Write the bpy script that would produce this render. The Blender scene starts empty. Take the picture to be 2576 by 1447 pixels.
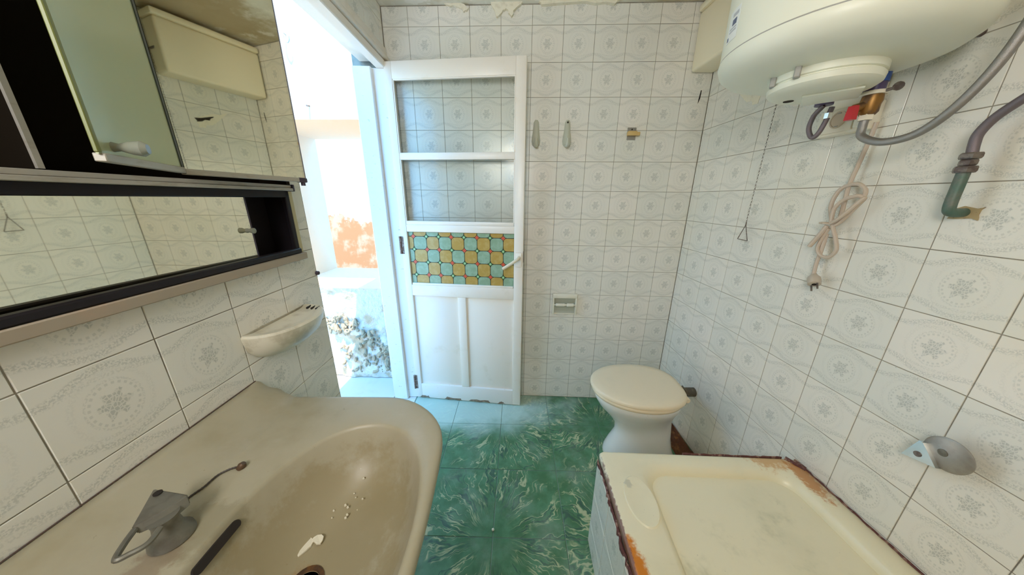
import bpy, bmesh, math, random
from mathutils import Vector as V, Matrix, noise as mnoise
random.seed(7)
SC = bpy.context.scene
COL = SC.collection
PI = math.pi

# ------------------------------------------------------------------ camera, sky, sun, exposure
cd = bpy.data.cameras.new('camera')
cd.sensor_fit = 'HORIZONTAL'
cd.sensor_width = 36.0
cd.lens = 725.2475 / 2576 * 36.0
cd.clip_start = 0.01
cam = bpy.data.objects.new('camera', cd)
COL.objects.link(cam)
c_yaw, c_pitch, c_roll = -0.0374, 0.2979, 0.0093
fw = V((math.sin(c_yaw) * math.cos(c_pitch), math.cos(c_yaw) * math.cos(c_pitch), -math.sin(c_pitch)))
ri = V((math.cos(c_yaw), -math.sin(c_yaw), 0))
up = ri.cross(fw)
ri2 = ri * math.cos(c_roll) + up * math.sin(c_roll)
up2 = up * math.cos(c_roll) - ri * math.sin(c_roll)
cam.matrix_world = Matrix(((ri2.x, up2.x, -fw.x, -0.0225), (ri2.y, up2.y, -fw.y, -1.6828), (ri2.z, up2.z, -fw.z, 1.2936), (0, 0, 0, 1)))
SC.camera = cam

world = bpy.data.worlds.new('sky')
SC.world = world
world.use_nodes = True
wb = world.node_tree.nodes['Background']
wb.inputs['Color'].default_value = (0.11, 0.47, 1.0, 1)
wb.inputs['Strength'].default_value = 3.7

sun = bpy.data.lights.new('sun', 'SUN')
sun.energy = 4.5
sun.color = (1.0, 0.86, 0.64)
sun.angle = 0.01
suno = bpy.data.objects.new('sun', sun)
COL.objects.link(suno)
suno.rotation_euler = V((-0.17, 0.24, -0.955)).to_track_quat('-Z', 'Y').to_euler()
suno.location = (-1.5, -3, 6)

# fill light added behind the viewer; its window is made up
wl = bpy.data.lights.new('fill_light', 'AREA')
wl.shape = 'RECTANGLE'
wl.size, wl.size_y = 0.45, 0.5
wl.energy = 7.2
wl.color = (1.0, 0.83, 0.58)
wlo = bpy.data.objects.new('fill_light', wl)
COL.objects.link(wlo)
wlo.location = (-0.32, -2.275, 1.74)
wlo.rotation_euler = V((0.55, 1, -0.15)).to_track_quat('-Z', 'Z').to_euler()

SC.view_settings.view_transform = 'Standard'
SC.view_settings.look = 'None'
SC.view_settings.gamma = 1.0
SC.view_settings.use_curve_mapping = False
SC.view_settings.exposure = 1.0
SC.cycles.use_denoising = True
SC.cycles.max_bounces = 14
SC.cycles.diffuse_bounces = 8
SC.cycles.transparent_max_bounces = 12
SC.cycles.sample_clamp_indirect = 8
SC.cycles.caustics_reflective = False
SC.cycles.caustics_refractive = False

# ------------------------------------------------------------------ frames of the room
T = 0.15
KB = 0.9985
ZOFF = 2.0863
def frame(o, x, y):
    x, y = V(x), V(y)
    z = x.cross(y)
    return Matrix(((x.x, y.x, z.x, o[0]), (x.y, y.y, z.y, o[1]), (x.z, y.z, z.z, o[2]), (0, 0, 0, 1)))
PR, DR, NR = V((0.8836, 0, 0)), V((0.06546, -0.99786, 0)), V((-0.99786, -0.06546, 0))
PL, DL, NL = V((-0.7277, 0, 0)), V((0.04366, -0.99905, 0)), V((0.99905, 0.04366, 0))
FB = frame((0, 0, 0), (1, 0, 0), (0, 1, 0))          # local x along wall, y into wall, z up
FR = frame(PR, DR, -NR)
FL = frame(PL, -DL, -NL)
def RW(s, t, z): return PR + DR * s + NR * t + V((0, 0, z))
def LW(s, t, z): return PL + DL * s + NL * t + V((0, 0, z))
def BW(x, t, z): return V((x, -t, z))
DA = V((-0.719, -0.0574, 0))
DD = (V((-0.022, -0.1084, 0)) - DA).normalized()
DN = V((DD.y, -DD.x, 0))                              # out of the door leaf, into the room
def DW(a, t, z): return DA + DD * a + DN * t + V((0, 0, z))
def ID(x, y, z): return V((x, y, z))

# ------------------------------------------------------------------ mesh helpers
def box(bm, F, a, b, c, bev=0, seg=1):
    vs = [bm.verts.new(F(x, y, z)) for x in a for y in b for z in c]
    fs = [bm.faces.new([vs[i] for i in q]) for q in ((0, 1, 3, 2), (4, 6, 7, 5), (0, 4, 5, 1), (2, 3, 7, 6), (0, 2, 6, 4), (1, 5, 7, 3))]
    if bev:
        es = list({e for f in fs for e in f.edges})
        bmesh.ops.bevel(bm, geom=es, offset=bev, segments=seg, affect='EDGES', profile=0.5)
def loft(bm, loops, cap0=True, cap1=True):
    rings = [[bm.verts.new(p) for p in L] for L in loops]
    n = len(rings[0])
    for r0, r1 in zip(rings, rings[1:]):
        for i in range(n):
            j = (i + 1) % n
            bm.faces.new((r0[i], r0[j], r1[j], r1[i]))
    if cap0: bm.faces.new(rings[0][::-1])
    if cap1: bm.faces.new(rings[-1])
def catmull(P, k=6, closed=False):
    P = [V(p) for p in P]
    n = len(P)
    out = []
    for i in range(n if closed else n - 1):
        if closed:
            a, b, c, d = P[i - 1], P[i], P[(i + 1) % n], P[(i + 2) % n]
        else:
            a, b, c, d = P[max(i - 1, 0)], P[i], P[i + 1], P[min(i + 2, n - 1)]
        for j in range(k):
            t = j / k
            out.append(0.5 * ((2 * b) + (c - a) * t + (2 * a - 5 * b + 4 * c - d) * t * t + (3 * b - a - 3 * c + d) * t ** 3))
    if not closed: out.append(P[-1])
    return out
def tube(bm, P, r, n=10, closed=False, cap=True):
    P = [V(p) for p in P]
    m = len(P)
    R = r if callable(r) else (lambda i: r)
    tg = []
    for i in range(m):
        a = P[i - 1] if (i or closed) else P[0]
        b = P[(i + 1) % m] if (i < m - 1 or closed) else P[-1]
        tg.append((b - a).normalized())
    x = tg[0].orthogonal().normalized()
    loops = []
    for i in range(m):
        x = (x - tg[i] * x.dot(tg[i])).normalized()
        y = tg[i].cross(x)
        loops.append([P[i] + (x * math.cos(2 * PI * k / n) + y * math.sin(2 * PI * k / n)) * R(i) for k in range(n)])
    if closed:
        loops.append(loops[0])
        loft(bm, loops, False, False)
        bmesh.ops.remove_doubles(bm, verts=bm.verts, dist=1e-6)
    else:
        loft(bm, loops, cap, cap)
def lathe(bm, o, ax, prof, n=24, caps=(True, True)):
    ax = V(ax).normalized()
    x = ax.orthogonal().normalized()
    y = ax.cross(x)
    o = V(o)
    loft(bm, [[o + ax * h + (x * math.cos(2 * PI * k / n) + y * math.sin(2 * PI * k / n)) * r for k in range(n)] for r, h in prof], caps[0], caps[1])
def prism(bm, pts, off):
    loft(bm, [[V(p) for p in pts], [V(p) + V(off) for p in pts]])
def B(): return bmesh.new()

MW = {}
def obj(name, bm, m, parent=None, smooth=True, base=None, ang=40):
    bmesh.ops.recalc_face_normals(bm, faces=bm.faces)
    me = bpy.data.meshes.new(name)
    bm.to_mesh(me)
    bm.free()
    o = bpy.data.objects.new(name, me)
    COL.objects.link(o)
    if parent is None:
        if base is None:
            xs = [v.co for v in me.vertices]
            base = V((sum(v.x for v in xs) / len(xs), sum(v.y for v in xs) / len(xs), min(v.z for v in xs)))
        mw = base if isinstance(base, Matrix) else Matrix.Translation(base)
        o.matrix_world = mw
        MW[o.name] = mw
        me.transform(mw.inverted())
    else:
        mw = MW[parent.name]
        me.transform(mw.inverted())
        o.parent = parent
        MW[o.name] = mw
    if m: me.materials.append(m)
    if smooth:
        me.shade_smooth()
        me.set_sharp_from_angle(angle=math.radians(ang))
    return o
def thing(name, label, cat, loc, group=None):
    o = bpy.data.objects.new(name, None)
    o.empty_display_size = 0.05
    COL.objects.link(o)
    mw = loc if isinstance(loc, Matrix) else Matrix.Translation(V(loc))
    o.matrix_world = mw
    MW[o.name] = mw
    o['label'] = label
    o['category'] = cat
    if group: o['group'] = group
    return o
def tag(o, label, cat, group=None):
    o['label'] = label
    o['category'] = cat
    if group: o['group'] = group
    return o
def structure(o, label=None, cat=None):
    o['kind'] = 'structure'
    if label: o['label'] = label
    if cat: o['category'] = cat
    return o

# ------------------------------------------------------------------ materials
class NT:
    def __init__(s, name):
        s.m = bpy.data.materials.new(name)
        s.m.use_nodes = True
        s.t = s.m.node_tree
        s.bsdf = s.t.nodes['Principled BSDF']
    def n(s, ty, **kw):
        nd = s.t.nodes.new(ty)
        for k, v in kw.items(): setattr(nd, k, v)
        return nd
    def put(s, a, sock):
        if isinstance(a, (int, float)): sock.default_value = a
        elif isinstance(a, (tuple, list)): sock.default_value = tuple(a) + ((1,) if len(a) == 3 and sock.type == 'RGBA' else ())
        else: s.t.links.new(a, sock)
    def ma(s, op, a, b=0.0, c=None):
        nd = s.n('ShaderNodeMath', operation=op)
        s.put(a, nd.inputs[0]); s.put(b, nd.inputs[1])
        if c is not None: s.put(c, nd.inputs[2])
        return nd.outputs[0]
    def mr(s, v, a, b, c=0.0, d=1.0, smooth=True):
        nd = s.n('ShaderNodeMapRange', interpolation_type='SMOOTHSTEP' if smooth else 'LINEAR')
        s.put(v, nd.inputs[0])
        for i, q in enumerate((a, b, c, d)): s.put(q, nd.inputs[i + 1])
        return nd.outputs[0]
    def mix(s, f, a, b):
        nd = s.n('ShaderNodeMix', data_type='RGBA')
        s.put(f, nd.inputs[0]); s.put(a, nd.inputs[6]); s.put(b, nd.inputs[7])
        return nd.outputs[2]
    def noise(s, vec, scale, detail=3, rough=0.55, dist=0.0):
        nd = s.n('ShaderNodeTexNoise')
        s.put(vec, nd.inputs['Vector'])
        nd.inputs['Scale'].default_value = scale
        nd.inputs['Detail'].default_value = detail
        nd.inputs['Roughness'].default_value = rough
        nd.inputs['Distortion'].default_value = dist
        return nd.outputs['Fac']
    def vm(s, op, a, b):
        nd = s.n('ShaderNodeVectorMath', operation=op)
        s.put(a, nd.inputs[0]); s.put(b, nd.inputs[1])
        return nd.outputs['Value'] if op in ('LENGTH', 'DISTANCE', 'DOT_PRODUCT') else nd.outputs[0]
    def xyz(s, v):
        nd = s.n('ShaderNodeSeparateXYZ')
        s.put(v, nd.inputs[0])
        return nd.outputs
    def comb(s, x, y, z):
        nd = s.n('ShaderNodeCombineXYZ')
        for i, q in enumerate((x, y, z)): s.put(q, nd.inputs[i])
        return nd.outputs[0]
    def oc(s): return s.n('ShaderNodeTexCoord').outputs['Object']
    def bump(s, h, strength, dist=0.002):
        nd = s.n('ShaderNodeBump')
        nd.inputs['Strength'].default_value = strength
        nd.inputs['Distance'].default_value = dist
        s.put(h, nd.inputs['Height'])
        s.put(nd.outputs[0], s.bsdf.inputs['Normal'])
def mat(name, base, rough=0.5, metal=0.0, layers=(), blobs=(), bump=None, spec=0.5):
    """layers: (colour, scale, lo, hi, amount[, stretch]); blobs: (centre, radii, colour, amount, noise scale)"""
    g = NT(name)
    oc = g.oc()
    col = tuple(base)
    for L in layers:
        vec = g.vm('MULTIPLY', oc, L[5]) if len(L) > 5 else oc
        f = g.ma('MULTIPLY', g.mr(g.noise(vec, L[1], 5, 0.6), L[2], L[3]), L[4])
        col = g.mix(f, col, L[0])
    for c, r, k, amt, ns in blobs:
        d = g.vm('LENGTH', g.vm('DIVIDE', g.vm('SUBTRACT', oc, c), r), (0, 0, 0))
        wob = g.noise(oc, ns, 5, 0.7)
        f = g.ma('MULTIPLY', g.mr(g.ma('ADD', d, g.ma('MULTIPLY', g.ma('SUBTRACT', wob, 0.5), 1.8)), 0.55, 1.05, 1.0, 0.0), amt)
        col = g.mix(f, col, k)
    g.put(col, g.bsdf.inputs['Base Color'])
    g.bsdf.inputs['Roughness'].default_value = rough
    g.bsdf.inputs['Metallic'].default_value = metal
    g.bsdf.inputs['Specular IOR Level'].default_value = spec
    if bump:
        g.bump(g.noise(oc, bump[0], 5), bump[1], bump[2] if len(bump) > 2 else 0.002)
    return g.m

def tile_material():
    g = NT('printed_wall_tile')
    oc = g.oc()
    x, _, z = g.xyz(oc)
    u, v = g.ma('DIVIDE', x, T), g.ma('DIVIDE', z, T)
    us = g.ma('DIVIDE', u, 0.84)
    r = g.ma('SQRT', g.ma('ADD', g.ma('MULTIPLY', us, us), g.ma('MULTIPLY', v, v)))
    th = g.ma('ARCTAN2', v, us)
    nz = g.noise(oc, 330, 2)
    nb = g.noise(oc, 130, 3)
    lace = g.mr(nz, 0.44, 0.56)
    # medallion: dotted ring, faint second ring, flower of leaves
    dots = g.mr(g.ma('SINE', g.ma('MULTIPLY', th, 24.0)), -0.4, 0.4)
    ring = g.ma('MULTIPLY', g.mr(g.ma('ABSOLUTE', g.ma('SUBTRACT', r, 0.235)), 0.008, 0.020, 1.0, 0.0), dots)
    ring2 = g.ma('MULTIPLY', g.mr(g.ma('ABSOLUTE', g.ma('SUBTRACT', r, 0.275)), 0.006, 0.02, 0.45, 0.0), lace)
    vor = g.n('ShaderNodeTexVoronoi', feature='DISTANCE_TO_EDGE')
    g.put(g.vm('MULTIPLY', oc, (1.35, 0.0, 0.9)), vor.inputs['Vector'])
    vor.inputs['Scale'].default_value = 150
    leaf = g.mr(vor.outputs['Distance'], 0.05, 0.16)
    pet = g.ma('MULTIPLY_ADD', g.ma('COSINE', g.ma('MULTIPLY', th, 6.0)), 0.030, 0.142)
    pet = g.ma('MULTIPLY_ADD', g.ma('SUBTRACT', nb, 0.5), 0.16, pet)
    flower = g.ma('MULTIPLY', g.mr(g.ma('SUBTRACT', pet, r), -0.010, 0.020), g.ma('MULTIPLY_ADD', leaf, 0.75, 0.25))
    # garlands above and below
    av = g.ma('ABSOLUTE', v)
    def swag(off, amp, w):
        c = g.ma('MULTIPLY_ADD', g.ma('COSINE', g.ma('MULTIPLY', u, 2 * PI)), amp, off)
        return g.mr(g.ma('ABSOLUTE', g.ma('SUBTRACT', av, c)), w * 0.4, w, 1.0, 0.0)
    sw = g.ma('MULTIPLY', g.ma('MAXIMUM', swag(0.36, 0.075, 0.055), g.ma('MULTIPLY', swag(0.30, 0.035, 0.03), 0.6)), lace)
    hal = g.ma('MULTIPLY', g.mr(g.ma('ABSOLUTE', g.ma('SUBTRACT', r, 0.38)), 0.01, 0.05, 0.18, 0.0), lace)
    pat = g.ma('MAXIMUM', g.ma('MAXIMUM', g.ma('MULTIPLY', ring, 0.55), ring2), g.ma('MAXIMUM', flower, g.ma('MAXIMUM', g.ma('MULTIPLY', sw, 0.70), hal)))
    pat = g.ma('MULTIPLY', pat, 0.50)
    rnd = g.n('ShaderNodeObjectInfo').outputs['Random']
    base = g.mix(rnd, (0.80, 0.775, 0.715), (0.745, 0.745, 0.69))
    pos = g.n('ShaderNodeNewGeometry').outputs['Position']
    base = g.mix(g.mr(g.noise(pos, 2.3, 4), 0.50, 0.72, 0.0, 0.35), base, (0.72, 0.70, 0.56))
    spot = g.mr(g.noise(pos, 90, 2), 0.70, 0.76, 0.0, 0.6)
    low = g.mr(g.noise(pos, 5, 2), 0.58, 0.70)
    base = g.mix(g.ma('MULTIPLY', spot, low), base, (0.25, 0.24, 0.21))
    col = g.mix(pat, base, (0.30, 0.335, 0.315))
    g.put(col, g.bsdf.inputs['Base Color'])
    g.bsdf.inputs['Roughness'].default_value = 0.22
    g.bsdf.inputs['Specular IOR Level'].default_value = 0.4
    return g.m

def floor_tile_material():
    g = NT('green_marbled_cement_tile')
    oc = g.oc()
    x, y, _ = g.xyz(oc)
    rnd = g.n('ShaderNodeObjectInfo').outputs['Random']
    n1 = g.ma('SUBTRACT', g.noise(g.vm('ADD', oc, g.comb(g.ma('MULTIPLY', rnd, 37.0), 0, 0)), 9, 3), 0.5)
    n2 = g.ma('SUBTRACT', g.noise(g.vm('ADD', oc, g.comb(0, g.ma('MULTIPLY', rnd, 53.0), 5.0)), 9, 3), 0.5)
    px = g.ma('ADD', x, 0.155)
    py = g.ma('ADD', y, 0.155)
    rr = g.ma('SQRT', g.ma('ADD', g.ma('MULTIPLY', px, px), g.ma('MULTIPLY', py, py)))
    wob = g.mr(rr, 0.05, 0.36, 0.02, 0.16, False)
    px = g.ma('ADD', px, g.ma('MULTIPLY', n1, wob))
    py = g.ma('ADD', py, g.ma('MULTIPLY', n2, wob))
    r = g.ma('SQRT', g.ma('ADD', g.ma('MULTIPLY', px, px), g.ma('MULTIPLY', py, py)))
    th = g.ma('ARCTAN2', py, px)
    fan = g.comb(g.ma('MULTIPLY', th, 3.6), g.ma('MULTIPLY', r, 3.0), g.ma('MULTIPLY', rnd, 91.0))
    s1 = g.noise(fan, 1.7, 2, 0.5)
    vein = g.mr(g.ma('ABSOLUTE', g.ma('SUBTRACT', s1, 0.53)), 0.003, 0.026, 1.0, 0.0)
    fan2 = g.comb(g.ma('MULTIPLY', th, 5.0), g.ma('MULTIPLY', r, 4.0), g.ma('MULTIPLY_ADD', rnd, 71.0, 9.0))
    s2 = g.noise(fan2, 1.7, 2, 0.5)
    vein2 = g.mr(g.ma('ABSOLUTE', g.ma('SUBTRACT', s2, 0.47)), 0.002, 0.016, 0.85, 0.0)
    dark = g.mr(g.ma('ABSOLUTE', g.ma('SUBTRACT', s1, 0.59)), 0.004, 0.03, 0.7, 0.0)
    reach = g.ma('MULTIPLY', g.mr(r, 0.05, 0.16), g.mr(r, 0.30, 0.40, 1.0, 0.0))
    patch = g.mr(g.noise(g.vm('ADD', oc, g.comb(g.ma('MULTIPLY', rnd, 17.0), 3.0, 0)), 10, 2), 0.38, 0.56)
    base = g.mix(g.mr(g.noise(oc, 14, 5), 0.35, 0.65), (0.042, 0.150, 0.056), (0.078, 0.230, 0.115))
    base = g.mix(g.ma('MULTIPLY', dark, reach), base, (0.02, 0.06, 0.055))
    f = g.ma('MULTIPLY', g.ma('MULTIPLY', g.ma('MAXIMUM', vein, vein2), reach), patch)
    base = g.mix(g.ma('MULTIPLY', f, 0.9), base, (0.50, 0.52, 0.30))
    pos = g.n('ShaderNodeNewGeometry').outputs['Position']
    base = g.mix(g.mr(g.noise(pos, 4.5, 6, 0.65), 0.45, 0.75, 0.05, 0.42), base, (0.36, 0.42, 0.36))
    # paler blue-green tone around the doorway, fading outwards
    dd = g.vm('LENGTH', g.vm('DIVIDE', g.vm('SUBTRACT', pos, (-0.48, -0.10, 0.0)), (0.85, 0.30, 1.0)), (0, 0, 0))
    dd = g.ma('ADD', dd, g.ma('MULTIPLY', g.ma('SUBTRACT', g.noise(pos, 7, 5, 0.6), 0.5), 0.7))
    base = g.mix(g.mr(dd, 0.45, 1.05, 0.8, 0.0), base, (0.56, 0.72, 0.66))
    g.put(base, g.bsdf.inputs['Base Color'])
    g.bsdf.inputs['Roughness'].default_value = 0.34
    g.bsdf.inputs['Specular IOR Level'].default_value = 0.4
    return g.m

def thin_glass():
    g = NT('window_glass')
    tr = g.n('ShaderNodeBsdfTransparent')
    tr.inputs[0].default_value = (0.975, 0.99, 0.98, 1)
    gl = g.n('ShaderNodeBsdfGlossy')
    gl.inputs['Roughness'].default_value = 0.10
    fr = g.n('ShaderNodeFresnel')
    fr.inputs[0].default_value = 1.22
    mx = g.n('ShaderNodeMixShader')
    g.t.links.new(fr.outputs[0], mx.inputs[0])
    g.t.links.new(tr.outputs[0], mx.inputs[1])
    g.t.links.new(gl.outputs[0], mx.inputs[2])
    out = [n for n in g.t.nodes if n.type == 'OUTPUT_MATERIAL'][0]
    g.t.links.new(mx.outputs[0], out.inputs['Surface'])
    return g.m

M_TILE = tile_material()
M_FTILE = floor_tile_material()
M_GLASS = thin_glass()
M_GROUT = mat('grout', (0.32, 0.295, 0.245), 0.9, layers=[((0.17, 0.145, 0.12), 9, 0.45, 0.65, 0.8)])
M_FGROUT = mat('floor_joint', (0.20, 0.27, 0.22), 0.9)
M_PLASTER = mat('ceiling_plaster', (0.74, 0.74, 0.66), 0.9, layers=[((0.45, 0.38, 0.24), 3.0, 0.48, 0.66, 0.7), ((0.85, 0.85, 0.8), 6, 0.55, 0.6, 0.7)], blobs=[((0.50, 0.72, 0.0), (0.32, 0.5, 0.3), (0.40, 0.31, 0.17), 0.85, 6)], bump=(14, 0.3))
M_FLAKE = mat('plaster_flake', (0.80, 0.76, 0.63), 0.9, layers=[((0.6, 0.55, 0.42), 40, 0.5, 0.7, 0.5)])
M_PAINT = mat('white_gloss_paint', (0.84, 0.79, 0.72), 0.35, layers=[((0.66, 0.60, 0.47), 7, 0.55, 0.75, 0.4)], bump=(60, 0.12, 0.001))
M_PAINTW = mat('worn_white_paint', (0.82, 0.79, 0.75), 0.4, layers=[((0.42, 0.33, 0.25), 38, 0.66, 0.70, 0.7, (1, 1, 2.5))])
M_WOOD = mat('bare_wood', (0.30, 0.22, 0.15), 0.8, layers=[((0.12, 0.08, 0.06), 60, 0.4, 0.6, 0.6)])
M_RUSTHINGE = mat('rusty_hinge', (0.22, 0.14, 0.11), 0.7, 0.4, layers=[((0.5, 0.45, 0.4), 90, 0.5, 0.6, 0.7)])
M_LEAD = mat('black_leading', (0.03, 0.035, 0.02), 0.5)
M_AMBER = mat('amber_glass', (0.44, 0.29, 0.075), 0.25, layers=[((0.52, 0.38, 0.14), 40, 0.4, 0.7, 0.6)])
M_GREENG = mat('pale_green_glass', (0.25, 0.37, 0.25), 0.25, layers=[((0.34, 0.48, 0.36), 40, 0.4, 0.7, 0.6)])
M_RED = mat('red_glass', (0.62, 0.10, 0.05), 0.3)
M_RGREEN = mat('green_roundel', (0.03, 0.20, 0.06), 0.3)
M_RPALE = mat('pale_roundel', (0.40, 0.55, 0.32), 0.3)
M_CERAM = mat('ivory_ceramic', (0.78, 0.75, 0.64), 0.25, layers=[((0.55, 0.50, 0.38), 14, 0.5, 0.75, 0.45)])
M_BASIN = mat('grimy_basin_ceramic', (0.41, 0.375, 0.275), 0.38, layers=[((0.30, 0.255, 0.15), 5, 0.42, 0.7, 0.65), ((0.47, 0.44, 0.37), 9, 0.55, 0.75, 0.5), ((0.22, 0.18, 0.10), 110, 0.69, 0.74, 0.6)],
              blobs=[((0.185, 0.03, 0.83), (0.05, 0.05, 0.05), (0.24, 0.21, 0.13), 0.55, 30), ((0.165, -0.02, 0.83), (0.03, 0.05, 0.05), (0.22, 0.15, 0.10), 0.5, 60), ((0.305, 0.02, 0.71), (0.04, 0.035, 0.05), (0.32, 0.13, 0.02), 0.9, 50), ((0.315, 0.06, 0.74), (0.17, 0.26, 0.082), (0.29, 0.235, 0.125), 0.65, 18)])
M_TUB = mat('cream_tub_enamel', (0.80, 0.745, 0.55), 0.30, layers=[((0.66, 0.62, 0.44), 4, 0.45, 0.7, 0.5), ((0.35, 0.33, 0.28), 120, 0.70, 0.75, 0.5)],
            blobs=[((0.585, 0.005, 0.43), (0.09, 0.06, 0.05), (0.58, 0.30, 0.09), 0.75, 60), ((0.650, -0.07, 0.43), (0.030, 0.10, 0.05), (0.50, 0.20, 0.04), 0.85, 60), ((0.36, -0.50, 0.10), (0.40, 0.55, 0.33), (0.35, 0.36, 0.225), 0.85, 5),  # last blob: shade of the tub's hollow painted into the enamel colour
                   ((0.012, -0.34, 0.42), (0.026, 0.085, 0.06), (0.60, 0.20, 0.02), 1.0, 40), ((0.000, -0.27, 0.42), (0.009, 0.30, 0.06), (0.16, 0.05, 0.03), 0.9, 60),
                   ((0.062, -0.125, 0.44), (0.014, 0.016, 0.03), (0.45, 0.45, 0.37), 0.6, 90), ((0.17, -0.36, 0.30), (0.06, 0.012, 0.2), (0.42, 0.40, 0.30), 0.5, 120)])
M_TOILET = mat('white_toilet_ceramic', (0.80, 0.79, 0.75), 0.22, layers=[((0.5, 0.45, 0.35), 60, 0.70, 0.75, 0.5)])
M_SEAT = mat('cream_plastic_seat', (0.80, 0.69, 0.50), 0.35, layers=[((0.7, 0.62, 0.45), 10, 0.5, 0.8, 0.4)])
M_ENAMEL = mat('white_heater_enamel', (0.78, 0.80, 0.69), 0.40, layers=[((0.7, 0.7, 0.58), 4, 0.5, 0.8, 0.4)])
M_CISTERN = mat('cream_cistern_plastic', (0.83, 0.76, 0.57), 0.45)
M_WPLAST = mat('yellowed_white_plastic', (0.82, 0.77, 0.64), 0.4)
M_GPLAST = mat('socket_beige', (0.60, 0.50, 0.37), 0.45)
M_GREYP = mat('grey_plastic', (0.35, 0.35, 0.33), 0.5)
M_CLEARP = mat('milky_plastic', (0.50, 0.51, 0.42), 0.15)
M_KNOB = mat('smoky_plastic', (0.24, 0.25, 0.20), 0.15)
M_CABLE = mat('beige_cable', (0.55, 0.46, 0.38), 0.5)
M_HOSE = mat('braided_steel', (0.33, 0.32, 0.31), 0.35, 0.8, bump=(900, 0.6, 0.001))
M_HOSED = mat('dull_grey_hose', (0.20, 0.17, 0.19), 0.4, 0.6, bump=(900, 0.6, 0.001))
M_BRASS = mat('old_brass', (0.30, 0.16, 0.045), 0.45, 0.7, layers=[((0.12, 0.08, 0.07), 40, 0.45, 0.6, 0.7)])
M_PATINA = mat('green_copper', (0.09, 0.16, 0.13), 0.55, 0.3, layers=[((0.20, 0.19, 0.17), 30, 0.4, 0.65, 0.8)])
M_NUT = mat('tarnished_nut', (0.22, 0.19, 0.17), 0.45, 0.7, layers=[((0.10, 0.07, 0.07), 60, 0.45, 0.6, 0.7)])
M_BLUE = mat('blue_collar', (0.02, 0.08, 0.35), 0.35)
M_PURPLE = mat('dark_violet_collar', (0.07, 0.05, 0.14), 0.35)
M_REDP = mat('red_lever', (0.50, 0.02, 0.03), 0.35)
M_CHROME = mat('dull_chrome', (0.36, 0.345, 0.32), 0.38, 0.6, layers=[((0.24, 0.21, 0.18), 25, 0.45, 0.7, 0.6)])
M_STEEL = mat('bright_chrome', (0.70, 0.75, 0.76), 0.2, 0.9)
M_TAP = mat('worn_tap_metal', (0.19, 0.185, 0.155), 0.45, 0.35, layers=[((0.13, 0.12, 0.10), 40, 0.45, 0.65, 0.7)])
M_DARK = mat('dark_brown_lacquer', (0.014, 0.011, 0.014), 0.45, spec=0.25)
M_DARKI = mat('dark_cabinet_inside', (0.009, 0.006, 0.003), 0.8, spec=0.1)
M_ALU = mat('dusty_aluminium', (0.45, 0.42, 0.36), 0.5, 0.4, layers=[((0.30, 0.25, 0.18), 18, 0.5, 0.7, 0.5, (1, 1, 4))])
M_BEIGEW = mat('beige_moulding', (0.36, 0.30, 0.23), 0.55, layers=[((0.45, 0.30, 0.21), 9, 0.55, 0.75, 0.6)])
M_MIRROR = mat('mirror_silver', (0.90, 0.86, 0.68), 0.02, 1.0)
M_MIRGR = mat('green_mirror_glass', (0.46, 0.50, 0.31), 0.22, 0.25)
M_BLACKP = mat('black_plastic_cap', (0.05, 0.035, 0.06), 0.35)
M_HOLE = mat('dark_hole', (0.02, 0.015, 0.012), 0.9)
M_DIRT = mat('rusty_dirt', (0.13, 0.05, 0.025), 0.95, layers=[((0.30, 0.14, 0.05), 30, 0.5, 0.7, 0.8)], bump=(60, 0.8, 0.01))
M_MORTAR = mat('broken_mortar', (0.12, 0.045, 0.04), 0.95, layers=[((0.35, 0.22, 0.17), 60, 0.5, 0.62, 0.8)], bump=(80, 0.8, 0.006))
M_OUTW = mat('limewashed_wall', (0.86, 0.67, 0.49), 0.9, layers=[((0.78, 0.56, 0.38), 4, 0.55, 0.75, 0.5)], bump=(20, 0.3, 0.004))
M_GROUND = mat('pale_concrete', (0.74, 0.74, 0.72), 0.9, layers=[((0.6, 0.58, 0.52), 6, 0.5, 0.75, 0.6)])
M_RUBBLE = mat('crumbling_mortar', (0.72, 0.69, 0.64), 0.95, layers=[((0.52, 0.40, 0.24), 6, 0.50, 0.60, 0.8)], bump=(45, 0.9, 0.012))
M_STONE = mat('rubble_stone', (0.60, 0.50, 0.35), 0.9, layers=[((0.30, 0.23, 0.15), 25, 0.5, 0.65, 0.7), ((0.70, 0.64, 0.52), 18, 0.55, 0.68, 0.7)], bump=(60, 0.6, 0.006))
M_PRINTD = mat('label_ink', (0.10, 0.13, 0.22), 0.5)
M_PRINTG = mat('label_grey', (0.45, 0.48, 0.52), 0.5)
M_LABELW = mat('label_paper', (0.78, 0.82, 0.82), 0.45)
def orange_wall():
    g = NT('peeling_orange_plaster')
    oc = g.oc()
    x, _, z = g.xyz(oc)
    edge = g.ma('ADD', z, g.ma('MULTIPLY', g.ma('SUBTRACT', g.noise(oc, 5, 5, 0.6), 0.5), 0.5))
    edge = g.ma('SUBTRACT', edge, g.ma('MULTIPLY', g.mr(x, 0.22, 0.42), 0.24))
    m = g.mr(edge, 0.50, 0.52)
    pn = g.mr(g.noise(oc, 4.2, 5, 0.6), 0.47, 0.60)
    col = g.mix(g.ma('MULTIPLY', pn, 0.8), (0.62, 0.31, 0.15), (0.74, 0.56, 0.40))
    col = g.mix(m, col, (0.92, 0.90, 0.86))
    g.put(col, g.bsdf.inputs['Base Color'])
    g.bsdf.inputs['Roughness'].default_value = 0.95
    return g.m
M_ORANGE = orange_wall()

# ------------------------------------------------------------------ the room shell
CEIL = 2.170
S_END = 2.05           # how far the side walls run towards the viewer
OPEN_S0, OPEN_S1, OPEN_TOP = 0.045, 0.795, 1.925
GR = 0.0016            # depth of the joints

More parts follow.
